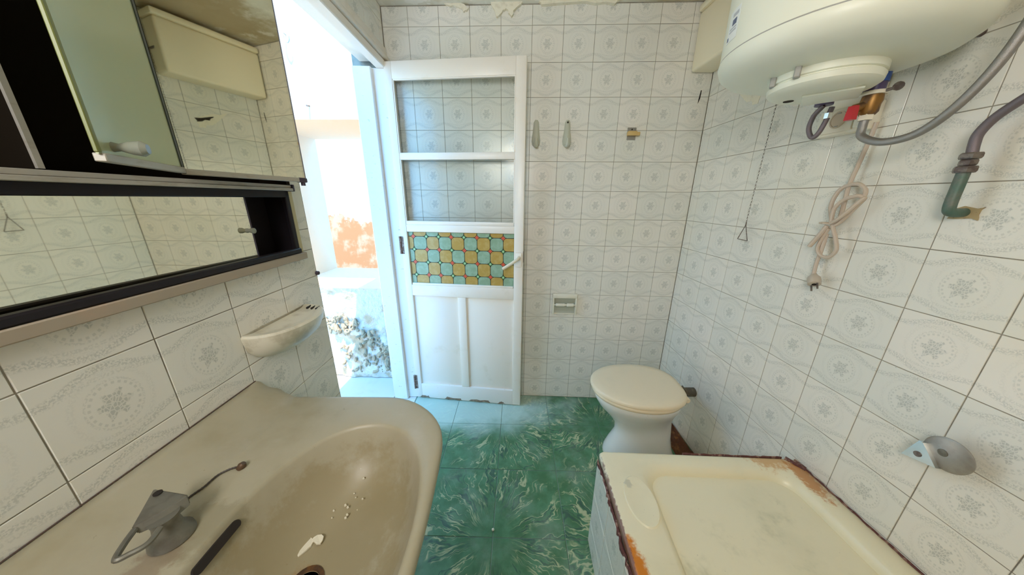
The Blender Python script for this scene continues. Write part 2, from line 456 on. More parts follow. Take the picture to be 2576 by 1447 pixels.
def at(Fm): return lambda x, y, z: Fm @ V((x, y, z))
TILES = {}
def tile_mesh(x0, x1, z0, z1, th=0.006, bev=0.0008):
    k = (round(x0, 3), round(x1, 3), round(z0, 3), round(z1, 3))
    if k in TILES: return TILES[k]
    bm = B()
    loft(bm, [[V((x0, th, z0)), V((x1, th, z0)), V((x1, th, z1)), V((x0, th, z1))],
              [V((x0, bev, z0)), V((x1, bev, z0)), V((x1, bev, z1)), V((x0, bev, z1))],
              [V((x0 + bev, 0, z0 + bev)), V((x1 - bev, 0, z0 + bev)), V((x1 - bev, 0, z1 - bev)), V((x0 + bev, 0, z1 - bev))]], False, True)
    bmesh.ops.recalc_face_normals(bm, faces=bm.faces)
    me = bpy.data.meshes.new('tile')
    bm.to_mesh(me)
    bm.free()
    # an open box may be recalculated inwards: the face at y = 0 must look to -y
    f = min(me.polygons, key=lambda p: p.center.y)
    if f.normal.y > 0: me.flip_normals()
    me.materials.append(M_TILE)
    TILES[k] = me
    return me
def lay(parent, Fm, x_org, z_org, rects, holes=(), gap=0.0019):
    """tiles of the lattice (x_org, z_org) clipped to each rect (x0, x1, z0, z1), minus holes"""
    g = gap / 2
    for X0, X1, Z0, Z1 in rects:
        i0, i1 = math.floor((X0 - x_org) / T + 1e-4), math.ceil((X1 - x_org) / T - 1e-4)
        j0, j1 = math.floor((Z0 - z_org) / (T * KB) + 1e-4), math.ceil((Z1 - z_org) / (T * KB) - 1e-4)
        for i in range(i0, i1):
            for j in range(j0, j1):
                ax, az = x_org + i * T, z_org + j * T * KB
                x0, x1, z0, z1 = max(ax + g, X0), min(ax + T - g, X1), max(az + g, Z0), min(az + T * KB - g, Z1)
                if x1 - x0 < 0.006 or z1 - z0 < 0.006: continue
                cx, cz = ax + T / 2, az + T * KB / 2
                if any(h[0] < x0 + 0.001 and h[1] > x1 - 0.001 and h[2] < z0 + 0.001 and h[3] > z1 - 0.001 for h in holes): continue
                o = bpy.data.objects.new('tile', tile_mesh(x0 - cx, x1 - cx, z0 - cz, z1 - cz))
                COL.objects.link(o)
                o.parent = parent
                o.location = (cx, random.uniform(-0.0004, 0.0003), cz)
                o.rotation_euler = (random.uniform(-0.003, 0.003), 0, random.uniform(-0.003, 0.003))

# back wall
bm = B(); box(bm, at(FB), (-0.90, 1.05), (GR, 0.14), (0, CEIL + 0.1))
wall_back = structure(obj('wall_back', bm, M_GROUT, base=FB, smooth=False))
lay(wall_back, FB, 0.0, ZOFF - 14 * T * KB, [(-0.7255, 0.8815, 0.003, CEIL - 0.004)])
# right wall
bm = B(); box(bm, at(FR), (0.0, S_END + 0.3), (GR, 0.14), (0, CEIL + 0.1))
wall_right = structure(obj('wall_right', bm, M_GROUT, base=FR, smooth=False))
lay(wall_right, FR, 0.5111, ZOFF - 14 * T * KB, [(0.0018, S_END, 0.003, CEIL - 0.004)])
# left wall: local x runs to the back (x = -s); doorway between the two stations
bm = B()
for xs, zs in (((-S_END - 0.3, -1.672), (0, CEIL + 0.1)), ((-0.862, -OPEN_S1), (0, CEIL + 0.1)), ((-1.672, -0.862), (0, 1.126)), ((-1.672, -0.862), (1.832, CEIL + 0.1))):
    box(bm, at(FL), xs, (GR, 0.13), zs)
box(bm, at(FL), (-OPEN_S1, 0.0), (GR, 0.13), (OPEN_TOP + 0.05, CEIL + 0.1))
wall_left = structure(obj('wall_left', bm, M_GROUT, base=FL, smooth=False))
zl = ZOFF - 6.9212 * T * KB - 8 * T * KB
lay(wall_left, FL, -1.3969, zl, [(-S_END, -OPEN_S1 - 0.002, 0.003, 1.135), (-0.868, -OPEN_S1 - 0.002, 1.137, CEIL - 0.004),
                                 (-OPEN_S1 - 0.001, -0.006, OPEN_TOP + 0.078, CEIL - 0.004), (-S_END, -0.87, 1.83, CEIL - 0.004)])
# wall behind the viewer, with an opening added for the fill light
bm = B()
for xs, zs in (((-0.75, -0.62), (0, CEIL + 0.1)), ((-0.02, 1.15), (0, CEIL + 0.1)), ((-0.62, -0.02), (0, 1.45)), ((-0.62, -0.02), (2.02, CEIL + 0.1))):
    box(bm, ID, xs, (-S_END - 0.33, -S_END - 0.20), zs)
structure(obj('wall_front', bm, M_OUTW, smooth=False))
bm = B()
for xs, zs in (((-0.62, -0.59), (1.45, 2.02)), ((-0.05, -0.02), (1.45, 2.02)), ((-0.59, -0.05), (1.45, 1.48)), ((-0.59, -0.05), (1.99, 2.02))):
    box(bm, ID, xs, (-S_END - 0.30, -S_END - 0.22), zs)
structure(obj('added_window_1', bm, M_PAINT, smooth=False))  # unseen window frame, added around the fill light
# ceiling
bm = B()
box(bm, ID, (-0.9, 1.2), (-S_END - 0.33, 0.14), (CEIL, CEIL + 0.1))
ceiling = structure(obj('ceiling', bm, M_PLASTER, smooth=False))
# floor slab and its tiles
bm = B()
box(bm, ID, (-0.88, 1.2), (-S_END - 0.33, 0.14), (-0.12, -0.0025))
floor = structure(obj('floor', bm, M_FGROUT, base=V((0, 0, 0)), smooth=False))
bm = B()
FT = 0.295
h = FT / 2 - 0.0012
loft(bm, [[V((-h, -h, -0.015)), V((h, -h, -0.015)), V((h, h, -0.015)), V((-h, h, -0.015))],
          [V((-h, -h, -0.001)), V((h, -h, -0.001)), V((h, h, -0.001)), V((-h, h, -0.001))],
          [V((-h + .0015, -h + .0015, 0)), V((h - .0015, -h + .0015, 0)), V((h - .0015, h - .0015, 0)), V((-h + .0015, h - .0015, 0))]], True, True)
bmesh.ops.recalc_face_normals(bm, faces=bm.faces)
ftile_me = bpy.data.meshes.new('tile')
bm.to_mesh(ftile_me); bm.free()
ftile_me.materials.append(M_FTILE)
FROT = 0.0215
fx, fy = V((math.cos(FROT), math.sin(FROT), 0)), V((-math.sin(FROT) + 0.0, math.cos(FROT), 0))
F0 = V((-0.1334, -0.2707, 0))
for i in range(-3, 5):
    for j in range(-7, 1):
        c = F0 + fx * (FT * (i + 0.5)) * 0.985 + fy * (FT * (j + 0.5)) * 1.03
        if not (-0.80 < c.x < 1.15 and -2.3 < c.y < 0.2): continue
        o = bpy.data.objects.new('tile', ftile_me)
        COL.objects.link(o)
        o.parent = floor
        # the fan starts at the corner shared by four tiles: every second joint crossing
        left, low = (i % 2 == 0), (j % 2 == 0)
        ang = {(True, True): 0.0, (False, True): PI / 2, (False, False): PI, (True, False): -PI / 2}[(left, low)]
        o.location = c + V((0, 0, random.uniform(-0.0006, 0.0)))
        o.rotation_euler = (random.uniform(-.001, .001), random.uniform(-.001, .001), FROT + ang)
        o.scale = (0.985, 1.03, 1) if ang in (0.0, PI) else (1.03, 0.985, 1)
# peeling plaster at the top of the back wall
def ragged(bm, F, outline, th, n=5, amp=0.006, seed=0):
    rnd = random.Random(seed)
    pts = []
    for a, b in zip(outline, outline[1:] + outline[:1]):
        a, b = V(a), V(b)
        for k in range(n):
            p = a.lerp(b, k / n)
            pts.append((p.x + rnd.uniform(-amp, amp), p.y + rnd.uniform(-amp, amp)))
    loft(bm, [[F(x, 0.0, z) for x, z in pts], [F(x, th, z) for x, z in pts]])
for k, (outl, sd) in enumerate([([(-0.42, 2.172), (-0.335, 2.172), (-0.30, 2.148), (-0.325, 2.140), (-0.36, 2.155)], 3),
                                ([(-0.20, 2.172), (-0.05, 2.172), (-0.085, 2.14), (-0.10, 2.118), (-0.125, 2.142), (-0.15, 2.13), (-0.165, 2.112)], 5),
                                ([(0.02, 2.172), (0.40, 2.172), (0.38, 2.158), (0.2, 2.163), (0.05, 2.156)], 8)]):
    bm = B(); ragged(bm, BW, outl, 0.012 + 0.004 * k, 4, 0.004, sd)
    obj('plaster_flake', bm, M_FLAKE, ceiling, smooth=False)

# wooden door frame: head beam along the left wall, posts on both sides of the opening
bm = B()
box(bm, at(FL), (-1.05, 0.0), (-0.012, 0.035), (1.900, 1.935), 0.004)
box(bm, at(FL), (-1.05, 0.0), (0.035, 0.13), (1.945, 1.998))
box(bm, at(FL), (-1.05, 0.0), (-0.022, 0.02), (1.937, 1.957), 0.006, 2)
box(bm, at(FL), (-1.05, 0.0), (-0.010, 0.02), (1.962, 1.998), 0.006, 2)
structure(obj('trim_1', bm, M_PAINT))
bm = B()
box(bm, at(FL), (-0.052, 0.0), (-0.030, 0.11), (0.0, 1.90), 0.004)
box(bm, at(FL), (-0.075, -0.04), (0.05, 0.14), (0.0, 1.90), 0.004)
structure(obj('trim_2', bm, M_PAINTW))

bm = B(); box(bm, at(FL), (-OPEN_S1, -0.0), (0.0, 0.137), (-0.02, -0.001), .002)
structure(obj('trim_3', bm, M_GROUND))

# ------------------------------------------------------------------ outside, beyond the doorway
YO = 0.20
bm = B()
OX0, OX1, OZ0, OZ1 = -1.70, -0.968, 0.685, 1.735
box(bm, ID, (-3.3, OX0), (YO, 0.80), (-0.1, 2.9))
box(bm, ID, (OX1, -0.60), (YO, 0.80), (-0.1, 2.9))
box(bm, ID, (OX0, OX1), (YO, 0.80), (-0.1, OZ0))
box(bm, ID, (OX0, OX1), (YO, 0.80), (OZ1, 2.9))
wall_outside = structure(obj('wall_outside', bm, M_OUTW, smooth=False))
bm = B(); box(bm, ID, (-4.2, 0.5), (1.60, 1.75), (-0.1, 2.4))
structure(obj('wall_courtyard', bm, M_ORANGE, base=V((-2.0, 1.6, 0.55)), smooth=False))
bm = B(); box(bm, ID, (-5.0, -0.865), (-4.0, 2.2), (-0.12, -0.004))
structure(obj('floor_outside', bm, M_GROUND, smooth=False))
bm = B(); box(bm, ID, (-2.60, -2.45), (-4.0, 0.2), (-0.1, 2.5))  # unseen wall, sized and coloured to bounce warm light and block low sky
structure(obj('wall_bounce', bm, mat('bounce_ochre', (0.80, 0.62, 0.42), 0.9, layers=[((0.85, 0.75, 0.6), 3, 0.5, 0.7, 0.5)]), smooth=False))
# crumbling render at the foot of the outside wall: a lumpy sheet in front of the wall
bm = B()
nx, nz = 70, 60
grid = []
for j in range(nz + 1):
    row = []
    for i in range(nx + 1):
        x = -1.95 + (1.95 - 0.87) * i / nx
        z = 0.69 * j / nz
        p = V((x, 0, z))
        d = mnoise.fractal(p * 9, 1.0, 2.0, 5) * 0.022 + mnoise.fractal(p * 3, 1.0, 2.0, 3) * 0.02
        d += 0.035 * max(0, 1 - z / 0.45)
        d = max(d, -0.004) + 0.006
        if j == nz: d = 0.012
        row.append(bm.verts.new((x, YO - d, z)))
    grid.append(row)
for j in range(nz):
    for i in range(nx):
        bm.faces.new((grid[j][i], grid[j][i + 1], grid[j + 1][i + 1], grid[j + 1][i]))
o = obj('crumbled_render', bm, M_RUBBLE, wall_outside, ang=60)
o['kind'] = 'stuff'
rs = random.Random(21)
stone_me = []
for k in range(6):
    bm = B()
    bmesh.ops.create_icosphere(bm, subdivisions=1, radius=1.0)
    for v in bm.verts:
        v.co *= rs.uniform(0.7, 1.15)
        v.co.z *= 0.75
    me = bpy.data.meshes.new('stone')
    bm.to_mesh(me); bm.free()
    me.materials.append(M_STONE)
    stone_me.append(me)
def stone(x, z, s):
    o = bpy.data.objects.new('stone', rs.choice(stone_me))
    COL.objects.link(o)
    o.parent = wall_outside
    mw = MW[wall_outside.name].translation
    o.location = V((x, YO - 0.020 - 0.035 * max(0, 1 - z / 0.45), z)) - mw
    o.rotation_euler = (rs.uniform(0, 6), rs.uniform(0, 6), rs.uniform(0, 6))
    o.scale = (s * rs.uniform(.8, 1.6), s * 0.6, s * rs.uniform(.7, 1.1))
for k in range(210):
    u = rs.random()
    # a band of bared stones that runs down to the right
    x = -1.43 + 0.50 * u
    z = 0.41 - 0.38 * max(0, u - 0.35) + rs.gauss(0, 0.035)
    if rs.random() < 0.3: x, z = -1.38 + 0.46 * rs.random(), rs.uniform(0.05, 0.26)
    stone(x, max(z, 0.03), rs.uniform(0.008, 0.030) * rs.uniform(0.6, 1.1))
# hook and nail in the outside wall
bm = B(); tube(bm, catmull([(-1.358, YO, 2.15), (-1.358, YO - .02, 2.15), (-1.352, YO - .022, 2.12), (-1.34, YO - .022, 2.105), (-1.328, YO - .022, 2.118), (-1.327, YO - .022, 2.135)], 5), 0.0022, 6)
tag(obj('wall_hook', bm, M_ALU), 'small curved wire hook high on the bright wall outside the doorway', 'hook')
bm = B(); tube(bm, [(-1.295, YO + .005, 1.807), (-1.290, YO - .03, 1.800)], 0.004, 8)
tag(obj('nail', bm, M_RUSTHINGE), 'short dark nail in the bright wall above the outside opening', 'nail')

# ------------------------------------------------------------------ the door leaf
door = thing('door_1', 'white painted door with two clear panes above coloured glass, standing open', 'door', frame(DA, DD, -DN))
door['kind'] = 'structure'
TH = 0.034
def dbox(name, a, z, t=(-TH, 0), m=None, bev=0.003):
    bm = B(); box(bm, DW, a, t, z, bev, 2)
    return obj(name, bm, m or M_PAINT, door)
dbox('stile', (0.0, 0.038), (0.006, 1.925))
dbox('stile', (0.648, 0.6985), (0.006, 1.925))
dbox('rail', (0.0375, 0.6485), (1.850, 1.925))
dbox('rail', (0.0375, 0.6485), (1.486, 1.520), (-TH + .004, -.002))
dbox('rail', (0.0375, 0.6485), (1.112, 1.152), (-TH + .004, -.002))
dbox('rail', (0.0375, 0.6485), (0.733, 0.800))
dbox('rail', (0.0375, 0.6485), (0.006, 0.112), m=M_PAINTW)
dbox('mullion', (0.315, 0.364), (0.1125, 0.7325), (-TH + .002, -0.001))
for a in ((0.036, 0.317), (0.362, 0.650)):
    dbox('panel', a, (0.110, 0.735), (-0.024, -0.015))
for z in ((1.518, 1.852), (1.166, 1.488)):
    bm = B(); box(bm, DW, (0.036, 0.650), (-0.019, -0.016), z)
    obj('glass_pane', bm, M_GLASS, door, smooth=False)
# glazing beads
for a, z in (((0.038, 0.645), (1.152, 1.172)), ((0.038, 0.044), (1.170, 1.486)), ((0.642, 0.648), (1.170, 1.486)), ((0.038, 0.044), (1.52, 1.85)), ((0.642, 0.648), (1.52, 1.85)), ((0.04, 0.646), (1.845, 1.851)), ((0.042, 0.644), (0.800, 0.812))):
    dbox('glazing_bead', a, z, (-0.015, -0.003), bev=0.002)
# coloured glass: leading sheet, rounded pieces, diamonds and roundels
bm = B(); box(bm, DW, (0.036, 0.650), (-0.022, -0.016), (0.798, 1.114))
sheet = obj('coloured_glass', bm, M_LEAD, door, smooth=False)
CX = [0.0675, 0.1445, 0.2165, 0.290, 0.3635, 0.4380, 0.5125, 0.5860]
CZ = [1.0855, 1.0115, 0.9370, 0.8610]
def piece(name, pts, t0, t1, m):
    bm = B(); prism(bm, [DW(a, t0, z) for a, z in pts], DN * (t1 - t0))
    obj(name, bm, m, sheet, smooth=False)
cols = [(0.0385, CX[0])] + list(zip(CX, CX[1:])) + [(CX[-1], 0.6475)]
rows = [(CZ[0], 1.1115)] + [(b, a) for a, b in zip(CZ, CZ[1:])] + [(0.8005, CZ[-1])]
for j, (z0, z1) in enumerate(rows):
    for i, (a0, a1) in enumerate(cols):
        g, R = 0.0017, 0.0185
        x0, x1, y0, y1 = a0 + g, a1 - g, z0 + g, z1 - g
        pts = []
        for cxn, czn, q, edge in ((x1, y1, 0, i == len(cols) - 1 or j == 0), (x0, y1, 1, i == 0 or j == 0), (x0, y0, 2, i == 0 or j == len(rows) - 1), (x1, y0, 3, i == len(cols) - 1 or j == len(rows) - 1)):
            r = 0.0008 if edge else R
            ox, oz = cxn + (-r if q in (0, 3) else r), czn + (-r if q in (0, 1) else r)
            for k in range(4 if r > .005 else 1):
                an = q * PI / 2 + (k / 3 if r > .005 else 0.5) * PI / 2
                pts.append((ox + r * math.cos(an), oz + r * math.sin(an)))
        piece('glass_piece', pts, -0.016, -0.0145, M_AMBER if (i + j) % 2 else M_GREENG)
for j, z in enumerate(CZ):
    for i, a in enumerate(CX):
        par = j % 2 if i == 0 else ((j + 1) % 2 if i == 1 else (i + j + 1) % 2)
        if par == 0:
            R = 0.0128
            pts = []
            for q in range(4):
                for k, rr in ((0, R), (1, R * 0.60)):
                    an = q * PI / 2 + k * PI / 4
                    pts.append((a + rr * math.cos(an), z + rr * math.sin(an)))
            piece('glass_diamond', pts, -0.016, -0.0135, M_RED)
        else:
            piece('glass_roundel', [(a + 0.0094 * math.cos(k * PI / 7), z + 0.0094 * math.sin(k * PI / 7)) for k in range(14)], -0.016, -0.0138, M_RGREEN)
            piece('roundel_centre', [(a + 0.0060 * math.cos(k * PI / 7), z + 0.0060 * math.sin(k * PI / 7)) for k in range(14)], -0.0138, -0.0130, M_RPALE)
# handle: rose, neck and lever
bm = B(); box(bm, DW, (0.655, 0.692), (0, 0.006), (0.93, 1.01), 0.004, 2)
obj('handle_plate', bm, M_PAINT, door)
bm = B()
tube(bm, catmull([DW(0.676, 0.0, 0.985), DW(0.676, 0.035, 0.983), DW(0.668, 0.045, 0.978), DW(0.635, 0.048, 0.955), DW(0.592, 0.048, 0.927)], 5), 0.0088, 10)
obj('lever_handle', bm, mat('cream_handle', (0.74, 0.64, 0.47), 0.4), door)
bm = B(); box(bm, DW, (0.6975, 0.7005), (-0.028, -0.004), (0.955, 1.015))
obj('latch_plate', bm, M_NUT, door, smooth=False)
for z in (0.075, 0.985):
    bm = B()
    tube(bm, [DW(-0.004, 0.004, z), DW(-0.004, 0.004, z + 0.10)], 0.006, 10)
    box(bm, DW, (-0.002, 0.014), (-0.001, 0.0015), (z, z + 0.10))
    obj('hinge', bm, M_RUSTHINGE, door)
# chipped paint along the bottom rail
for a0, a1, sd in ((0.02, 0.09, 1), (0.19, 0.31, 2), (0.36, 0.50, 3), (0.55, 0.60, 4)):
    bm = B(); ragged(bm, lambda x, t, z: DW(x, t + 0.0002, z), [(a0, 0.008), (a1, 0.008), (a1 - 0.01, 0.020), (a0 + 0.02, 0.024)], 0.0006, 4, 0.004, sd)
    obj('paint_chip', bm, M_WOOD, door, smooth=False)

# ------------------------------------------------------------------ water heater
HC = RW(0.82, 0.24, 0)
HR = 0.22
hz = lambda z: V((HC.x, HC.y, z))
heater = thing('water_heater', 'large white cylindrical water heater hung high on the right wall', 'water heater', hz(1.58))
bm = B()
lathe(bm, hz(0), (0, 0, 1), [(HR, 1.6455), (HR, 2.10), (HR - 0.03, 2.14), (0.05, 2.155)], 64, (False, True))
obj('tank', bm, M_ENAMEL, heater)
bm = B()
lathe(bm, hz(0), (0, 0, 1), [(HR - 0.003, 1.644), (HR + 0.001, 1.6425), (HR + 0.002, 1.634), (HR - 0.004, 1.618), (HR - 0.020, 1.604), (HR - 0.05, 1.594), (0.10, 1.586), (0.02, 1.584)], 64, (False, True))
obj('bottom_shell', bm, M_ENAMEL, heater)
bm = B(); lathe(bm, hz(0), (0, 0, 1), [(HR - 0.004, 1.6425), (HR + 0.0004, 1.6428), (HR + 0.0004, 1.6452), (HR - 0.004, 1.6455)], 64)
obj('seam', bm, M_GREYP, heater)
bm = B()
lathe(bm, hz(0), (0, 0, 1), [(0.103, 1.600), (0.103, 1.573), (0.099, 1.571), (0.099, 1.569), (0.103, 1.567), (0.101, 1.556), (0.092, 1.549), (0.06, 1.546), (0.01, 1.546)], 48, (False, True))
cap = obj('bottom_cap', bm, M_ENAMEL, heater)
cap['label'] = 'round white cover cap under the heater'
cdir = (RW(1.62, 1.014, 0) - RW(0.82, 0.24, 0)).normalized()
cside = V((-cdir.y, cdir.x, 0))
bm = B()
lathe(bm, hz(1.5465) - cside * 0.055 - cdir * 0.02, (0, 0, -1), [(0.011, 0), (0.011, 0.0012)], 16)
obj('screw_hole', bm, M_HOLE, cap)
bm = B()
box(bm, lambda a, b, z: hz(z) + cside * a + cdir * b, (-0.03, 0.075), (-0.075, 0.02), (1.541, 1.547), 0.003, 2)
obj('cap_plate', bm, M_ENAMEL, cap)
for a, b0, b1 in ((-0.090, 0.044, 0.062), (-0.046, 0.082, 0.106)):
    bm = B(); box(bm, lambda x, b, z: hz(z) + cside * x + cdir * b, (a - 0.006, a + 0.006), (b0, b1), (1.566, 1.590), 0.002)
    obj('cap_clip', bm, M_GREYP, cap)
# printed label on the tank, curved to it
a_lab = math.atan2((RW(0.43, 0.2, 0) - HC).y, (RW(0.43, 0.2, 0) - HC).x)
view = math.atan2(-1.6828 - HC.y, -0.0225 - HC.x)
a_left = view - math.acos(HR / 1.11) + 0.0
def onTank(a, z, d=0.0006): return V((HC.x + (HR + d) * math.cos(a), HC.y + (HR + d) * math.sin(a), z))
def patch(name, a0, a1, z0, z1, m, parent, d):
    bm = B()
    loft(bm, [[onTank(a0 + (a1 - a0) * k / 6, z0, d - .0006), onTank(a0 + (a1 - a0) * k / 6, z0, d), onTank(a0 + (a1 - a0) * k / 6, z1, d), onTank(a0 + (a1 - a0) * k / 6, z1, d - .0006)] for k in range(7)])
    return obj(name, bm, m, parent)
A0 = a_left + 0.36
lab = patch('label_sticker', A0 - 0.12, A0 + 0.09, 1.672, 1.738, M_LABELW, heater, 0.0008)
for a0, a1, z0, z1, m in ((-.04, .07, 1.722, 1.729, M_PRINTG), (-.03, .05, 1.704, 1.716, M_PRINTD), (-.07, .06, 1.697, 1.700, M_PRINTG), (-.07, .06, 1.691, 1.694, M_PRINTG), (-.10, -.07, 1.676, 1.684, M_PRINTD)):
    patch('printed_line', A0 + a0, A0 + a1, z0, z1, m, lab, 0.0013)
# the two water stubs with coloured collars at the heater's foot
def stack(o, ax, items, parent, n=16):
    for name, m, prof in items:
        bm = B(); lathe(bm, o, ax, prof, n); obj(name, bm, m, parent)
p = RW(0.822, 0.105, 0)
stack(p, (0, 0, 1), [('blue_collar', M_BLUE, [(0.021, 1.598), (0.021, 1.572)]), ('pipe_stub', M_PURPLE, [(0.019, 1.5725), (0.019, 1.553)])], heater)
p2 = RW(0.705, 0.105, 0)
stack(p2, (0, 0, 1), [('violet_collar', M_PURPLE, [(0.020, 1.60), (0.020, 1.556)])], heater)

# safety valve under the cold stub
valve = thing('safety_valve', 'brass safety valve with red lever under the water heater', 'valve', RW(0.824, 0.105, 1.50))
stack(RW(0.824, 0.105, 0), (0, 0, 1), [('clamp_ring', M_WPLAST, [(0.023, 1.5535), (0.0245, 1.550), (0.023, 1.5455)]), ('valve_body', M_BRASS, [(0.0185, 1.5460), (0.020, 1.532), (0.018, 1.524), (0.018, 1.508), (0.014, 1.502)])], valve)
bm = B()
tube(bm, [RW(0.823, 0.112, 1.526), RW(0.819, 0.126, 1.521), RW(0.815, 0.136, 1.518)], 0.010, 10)
obj('side_port', bm, M_BRASS, valve)
bm = B()
loft(bm, [[RW(0.818 + a, 0.138 + b, 1.524) for a, b in ((-.008, -.006), (.008, -.006), (.008, .006), (-.008, .006))],
          [RW(0.819 + a, 0.140 + b, 1.508) for a, b in ((-.008, -.007), (.008, -.007), (.008, .007), (-.008, .007))],
          [RW(0.819 + a, 0.140 + b, 1.492) for a, b in ((-.009, -.007), (.009, -.007), (.009, .007), (-.009, .007))]])
obj('lever', bm, M_REDP, valve)['label'] = 'red plastic lever'
bm = B(); tube(bm, catmull([RW(0.847, 0.104, 1.550), RW(0.855, 0.100, 1.551), RW(0.862, 0.098, 1.552)], 4), 0.0035, 8)
lathe(bm, RW(0.864, 0.096, 1.553), (DR * 0.3 + NR).normalized(), [(0.009, 0), (0.009, 0.006)], 12)
obj('clamp_screw', bm, M_NUT, valve)

def hose(name, label, P, r, m, nuts=(), base=None):
    pts = catmull(P, 8)
    t = thing(name, label, 'hose', base or pts[0])
    bm = B(); tube(bm, pts, r, 12); obj('tube', bm, m, t)
    for (i, ax, rr, hh, mm) in nuts:
        bm = B(); q = V(P[i]); a = V(ax)
        lathe(bm, q - a * hh / 2, a, [(rr, 0), (rr, hh)], 6); obj('end_nut', bm, mm, t, smooth=False)
    return t
hose('water_hose', 'long braided grey hose sweeping from the valve up to the right', [RW(0.824, 0.106, 1.5015), RW(0.825, 0.108, 1.478), RW(0.834, 0.111, 1.452), RW(0.880, 0.11, 1.432), RW(0.930, 0.10, 1.440), RW(0.975, 0.10, 1.478), RW(1.010, 0.10, 1.540), RW(1.030, 0.10, 1.62), RW(1.035, 0.10, 1.72), RW(1.035, 0.10, 1.80)], 0.0085, M_HOSE, [(0, (0, 0, 1), 0.014, 0.022, M_WPLAST)])
hose('looped_hose', 'short grey hose bent in a tight loop beside the socket', [RW(0.705, 0.105, 1.556), RW(0.700, 0.106, 1.550), RW(0.684, 0.105, 1.534), RW(0.677, 0.103, 1.506), RW(0.684, 0.10, 1.484), RW(0.694, 0.098, 1.476), RW(0.704, 0.096, 1.486), RW(0.711, 0.094, 1.508), RW(0.714, 0.092, 1.528), RW(0.716, 0.09, 1.55)], 0.0062, M_HOSED, [(8, (0, 0, 1), 0.0095, 0.014, M_STEEL)])

# wall pipe with union nut and the second hose
wp = thing('wall_pipe', 'green tarnished pipe stub with union nut rising from right wall', 'pipe', RW(0.99, 0, 1.26))
bm = B()
tube(bm, catmull([RW(0.990, -0.002, 1.274), RW(0.990, 0.030, 1.274), RW(0.990, 0.041, 1.284), RW(0.990, 0.043, 1.33), RW(0.990, 0.043, 1.366)], 5), 0.0095, 14)
obj('elbow', bm, M_PATINA, wp)
for z0, z1, r in ((1.355, 1.368, 0.0165), (1.369, 1.381, 0.0130), (1.382, 1.394, 0.0160)):
    bm = B(); lathe(bm, RW(0.990, 0.043, 0), (0, 0, 1), [(r * .9, z0), (r, z0 + .003), (r, z1 - .003), (r * .9, z1)], 6)
    obj('union_nut', bm, M_NUT, wp, smooth=False)
bm = B()
tube(bm, catmull([RW(0.990, 0.043, 1.392), RW(0.988, 0.044, 1.41), RW(0.990, 0.047, 1.430), RW(1.004, 0.050, 1.455), RW(1.030, 0.055, 1.478), RW(1.07, 0.06, 1.51), RW(1.10, 0.065, 1.56)], 6), 0.0082, 12)
obj('upper_hose', bm, M_HOSED, wp)
bm = B(); ragged(bm, lambda x, t, z: RW(x, t, z), [(0.970, 1.262), (1.012, 1.260), (1.014, 1.284), (0.976, 1.286)], 0.003, 4, 0.003, 4)
obj('sealant', bm, mat('old_sealant', (0.42, 0.33, 0.18), 0.9, layers=[((0.14, 0.08, 0.06), 60, 0.5, 0.62, 0.8)]), wp, smooth=False)

# ------------------------------------------------------------------ cistern, chain, socket, cable
cis = thing('cistern', 'cream plastic high level cistern in the corner beside the water heater', 'cistern', RW(0.22, 0.055, 1.885))
bm = B(); box(bm, RW, (0.002, 0.44), (0.002, 0.115), (1.885, 2.12), 0.012, 3)
obj('tank', bm, M_CISTERN, cis)
bm = B(); box(bm, RW, (0.001, 0.445), (0.001, 0.122), (2.121, 2.150), 0.008, 2)
obj('lid', bm, M_CISTERN, cis)
bm = B(); tube(bm, [RW(0.36, 0.06, 2.00), RW(0.435, 0.06, 2.0), RW(0.455, 0.035, 1.985)], 0.005, 8)
obj('lever_arm', bm, M_NUT, cis)
pc = thing('pull_chain', 'thin flush chain ending in a wire triangle on the right wall', 'chain', RW(0.43, 0.02, 1.14))
bm = B()
N = 62
for k in range(N):
    z = 1.985 - (1.985 - 1.205) * (k + .5) / N
    s = 0.445 - 0.012 * k / N
    c = RW(s, 0.02, z)
    d = DR if k % 2 else NR
    hw, hh = 0.0020, 0.0078
    P = [c + d * hw * math.cos(q) + V((0, 0, hh * math.sin(q))) for q in [i * PI / 4 for i in range(8)]]
    tube(bm, P, 0.0007, 4, closed=False, cap=False)
o = obj('chain', bm, M_NUT, pc, smooth=False)
bm = B()
tri = [RW(0.434, 0.02, 1.200), RW(0.408, 0.02, 1.140), RW(0.460, 0.02, 1.138)]
for a, b in zip(tri, tri[1:] + tri[:1]): tube(bm, [a, b], 0.0016, 6)
tube(bm, [RW(0.434, 0.02, 1.212), RW(0.434, 0.02, 1.198)], 0.0022, 6)
obj('triangle_handle', bm, M_NUT, pc)

sk = thing('socket_box', 'yellowed surface socket box with round outlet under the heater', 'socket', RW(0.70, 0, 1.484))
bm = B(); box(bm, RW, (0.630, 0.770), (0.0, 0.032), (1.484, 1.556), 0.005, 2)
obj('back_box', bm, M_WPLAST, sk)
bm = B(); box(bm, RW, (0.650, 0.735), (0.031, 0.040), (1.490, 1.551), 0.004, 2)
obj('face_plate', bm, M_WPLAST, sk)
bm = B(); lathe(bm, RW(0.696, 0.0405, 1.523), NR, [(0.0225, 0), (0.0225, 0.0022), (0.019, 0.0022), (0.0175, -0.004), (0.002, -0.004)], 24)
so = obj('socket_well', bm, M_GPLAST, sk)
for d in (-0.008, 0.008):
    bm = B(); lathe(bm, RW(0.696 + d, 0.0366, 1.523), NR, [(0.0024, 0), (0.0024, 0.0008)], 10); obj('pin_hole', bm, M_HOLE, so)
for d in (-0.0185, 0.0185):
    bm = B(); box(bm, RW, (0.692, 0.700), (0.036, 0.0425), (1.523 + d - .0025, 1.523 + d + .0025)); obj('earth_clip', bm, M_CHROME, so, smooth=False)
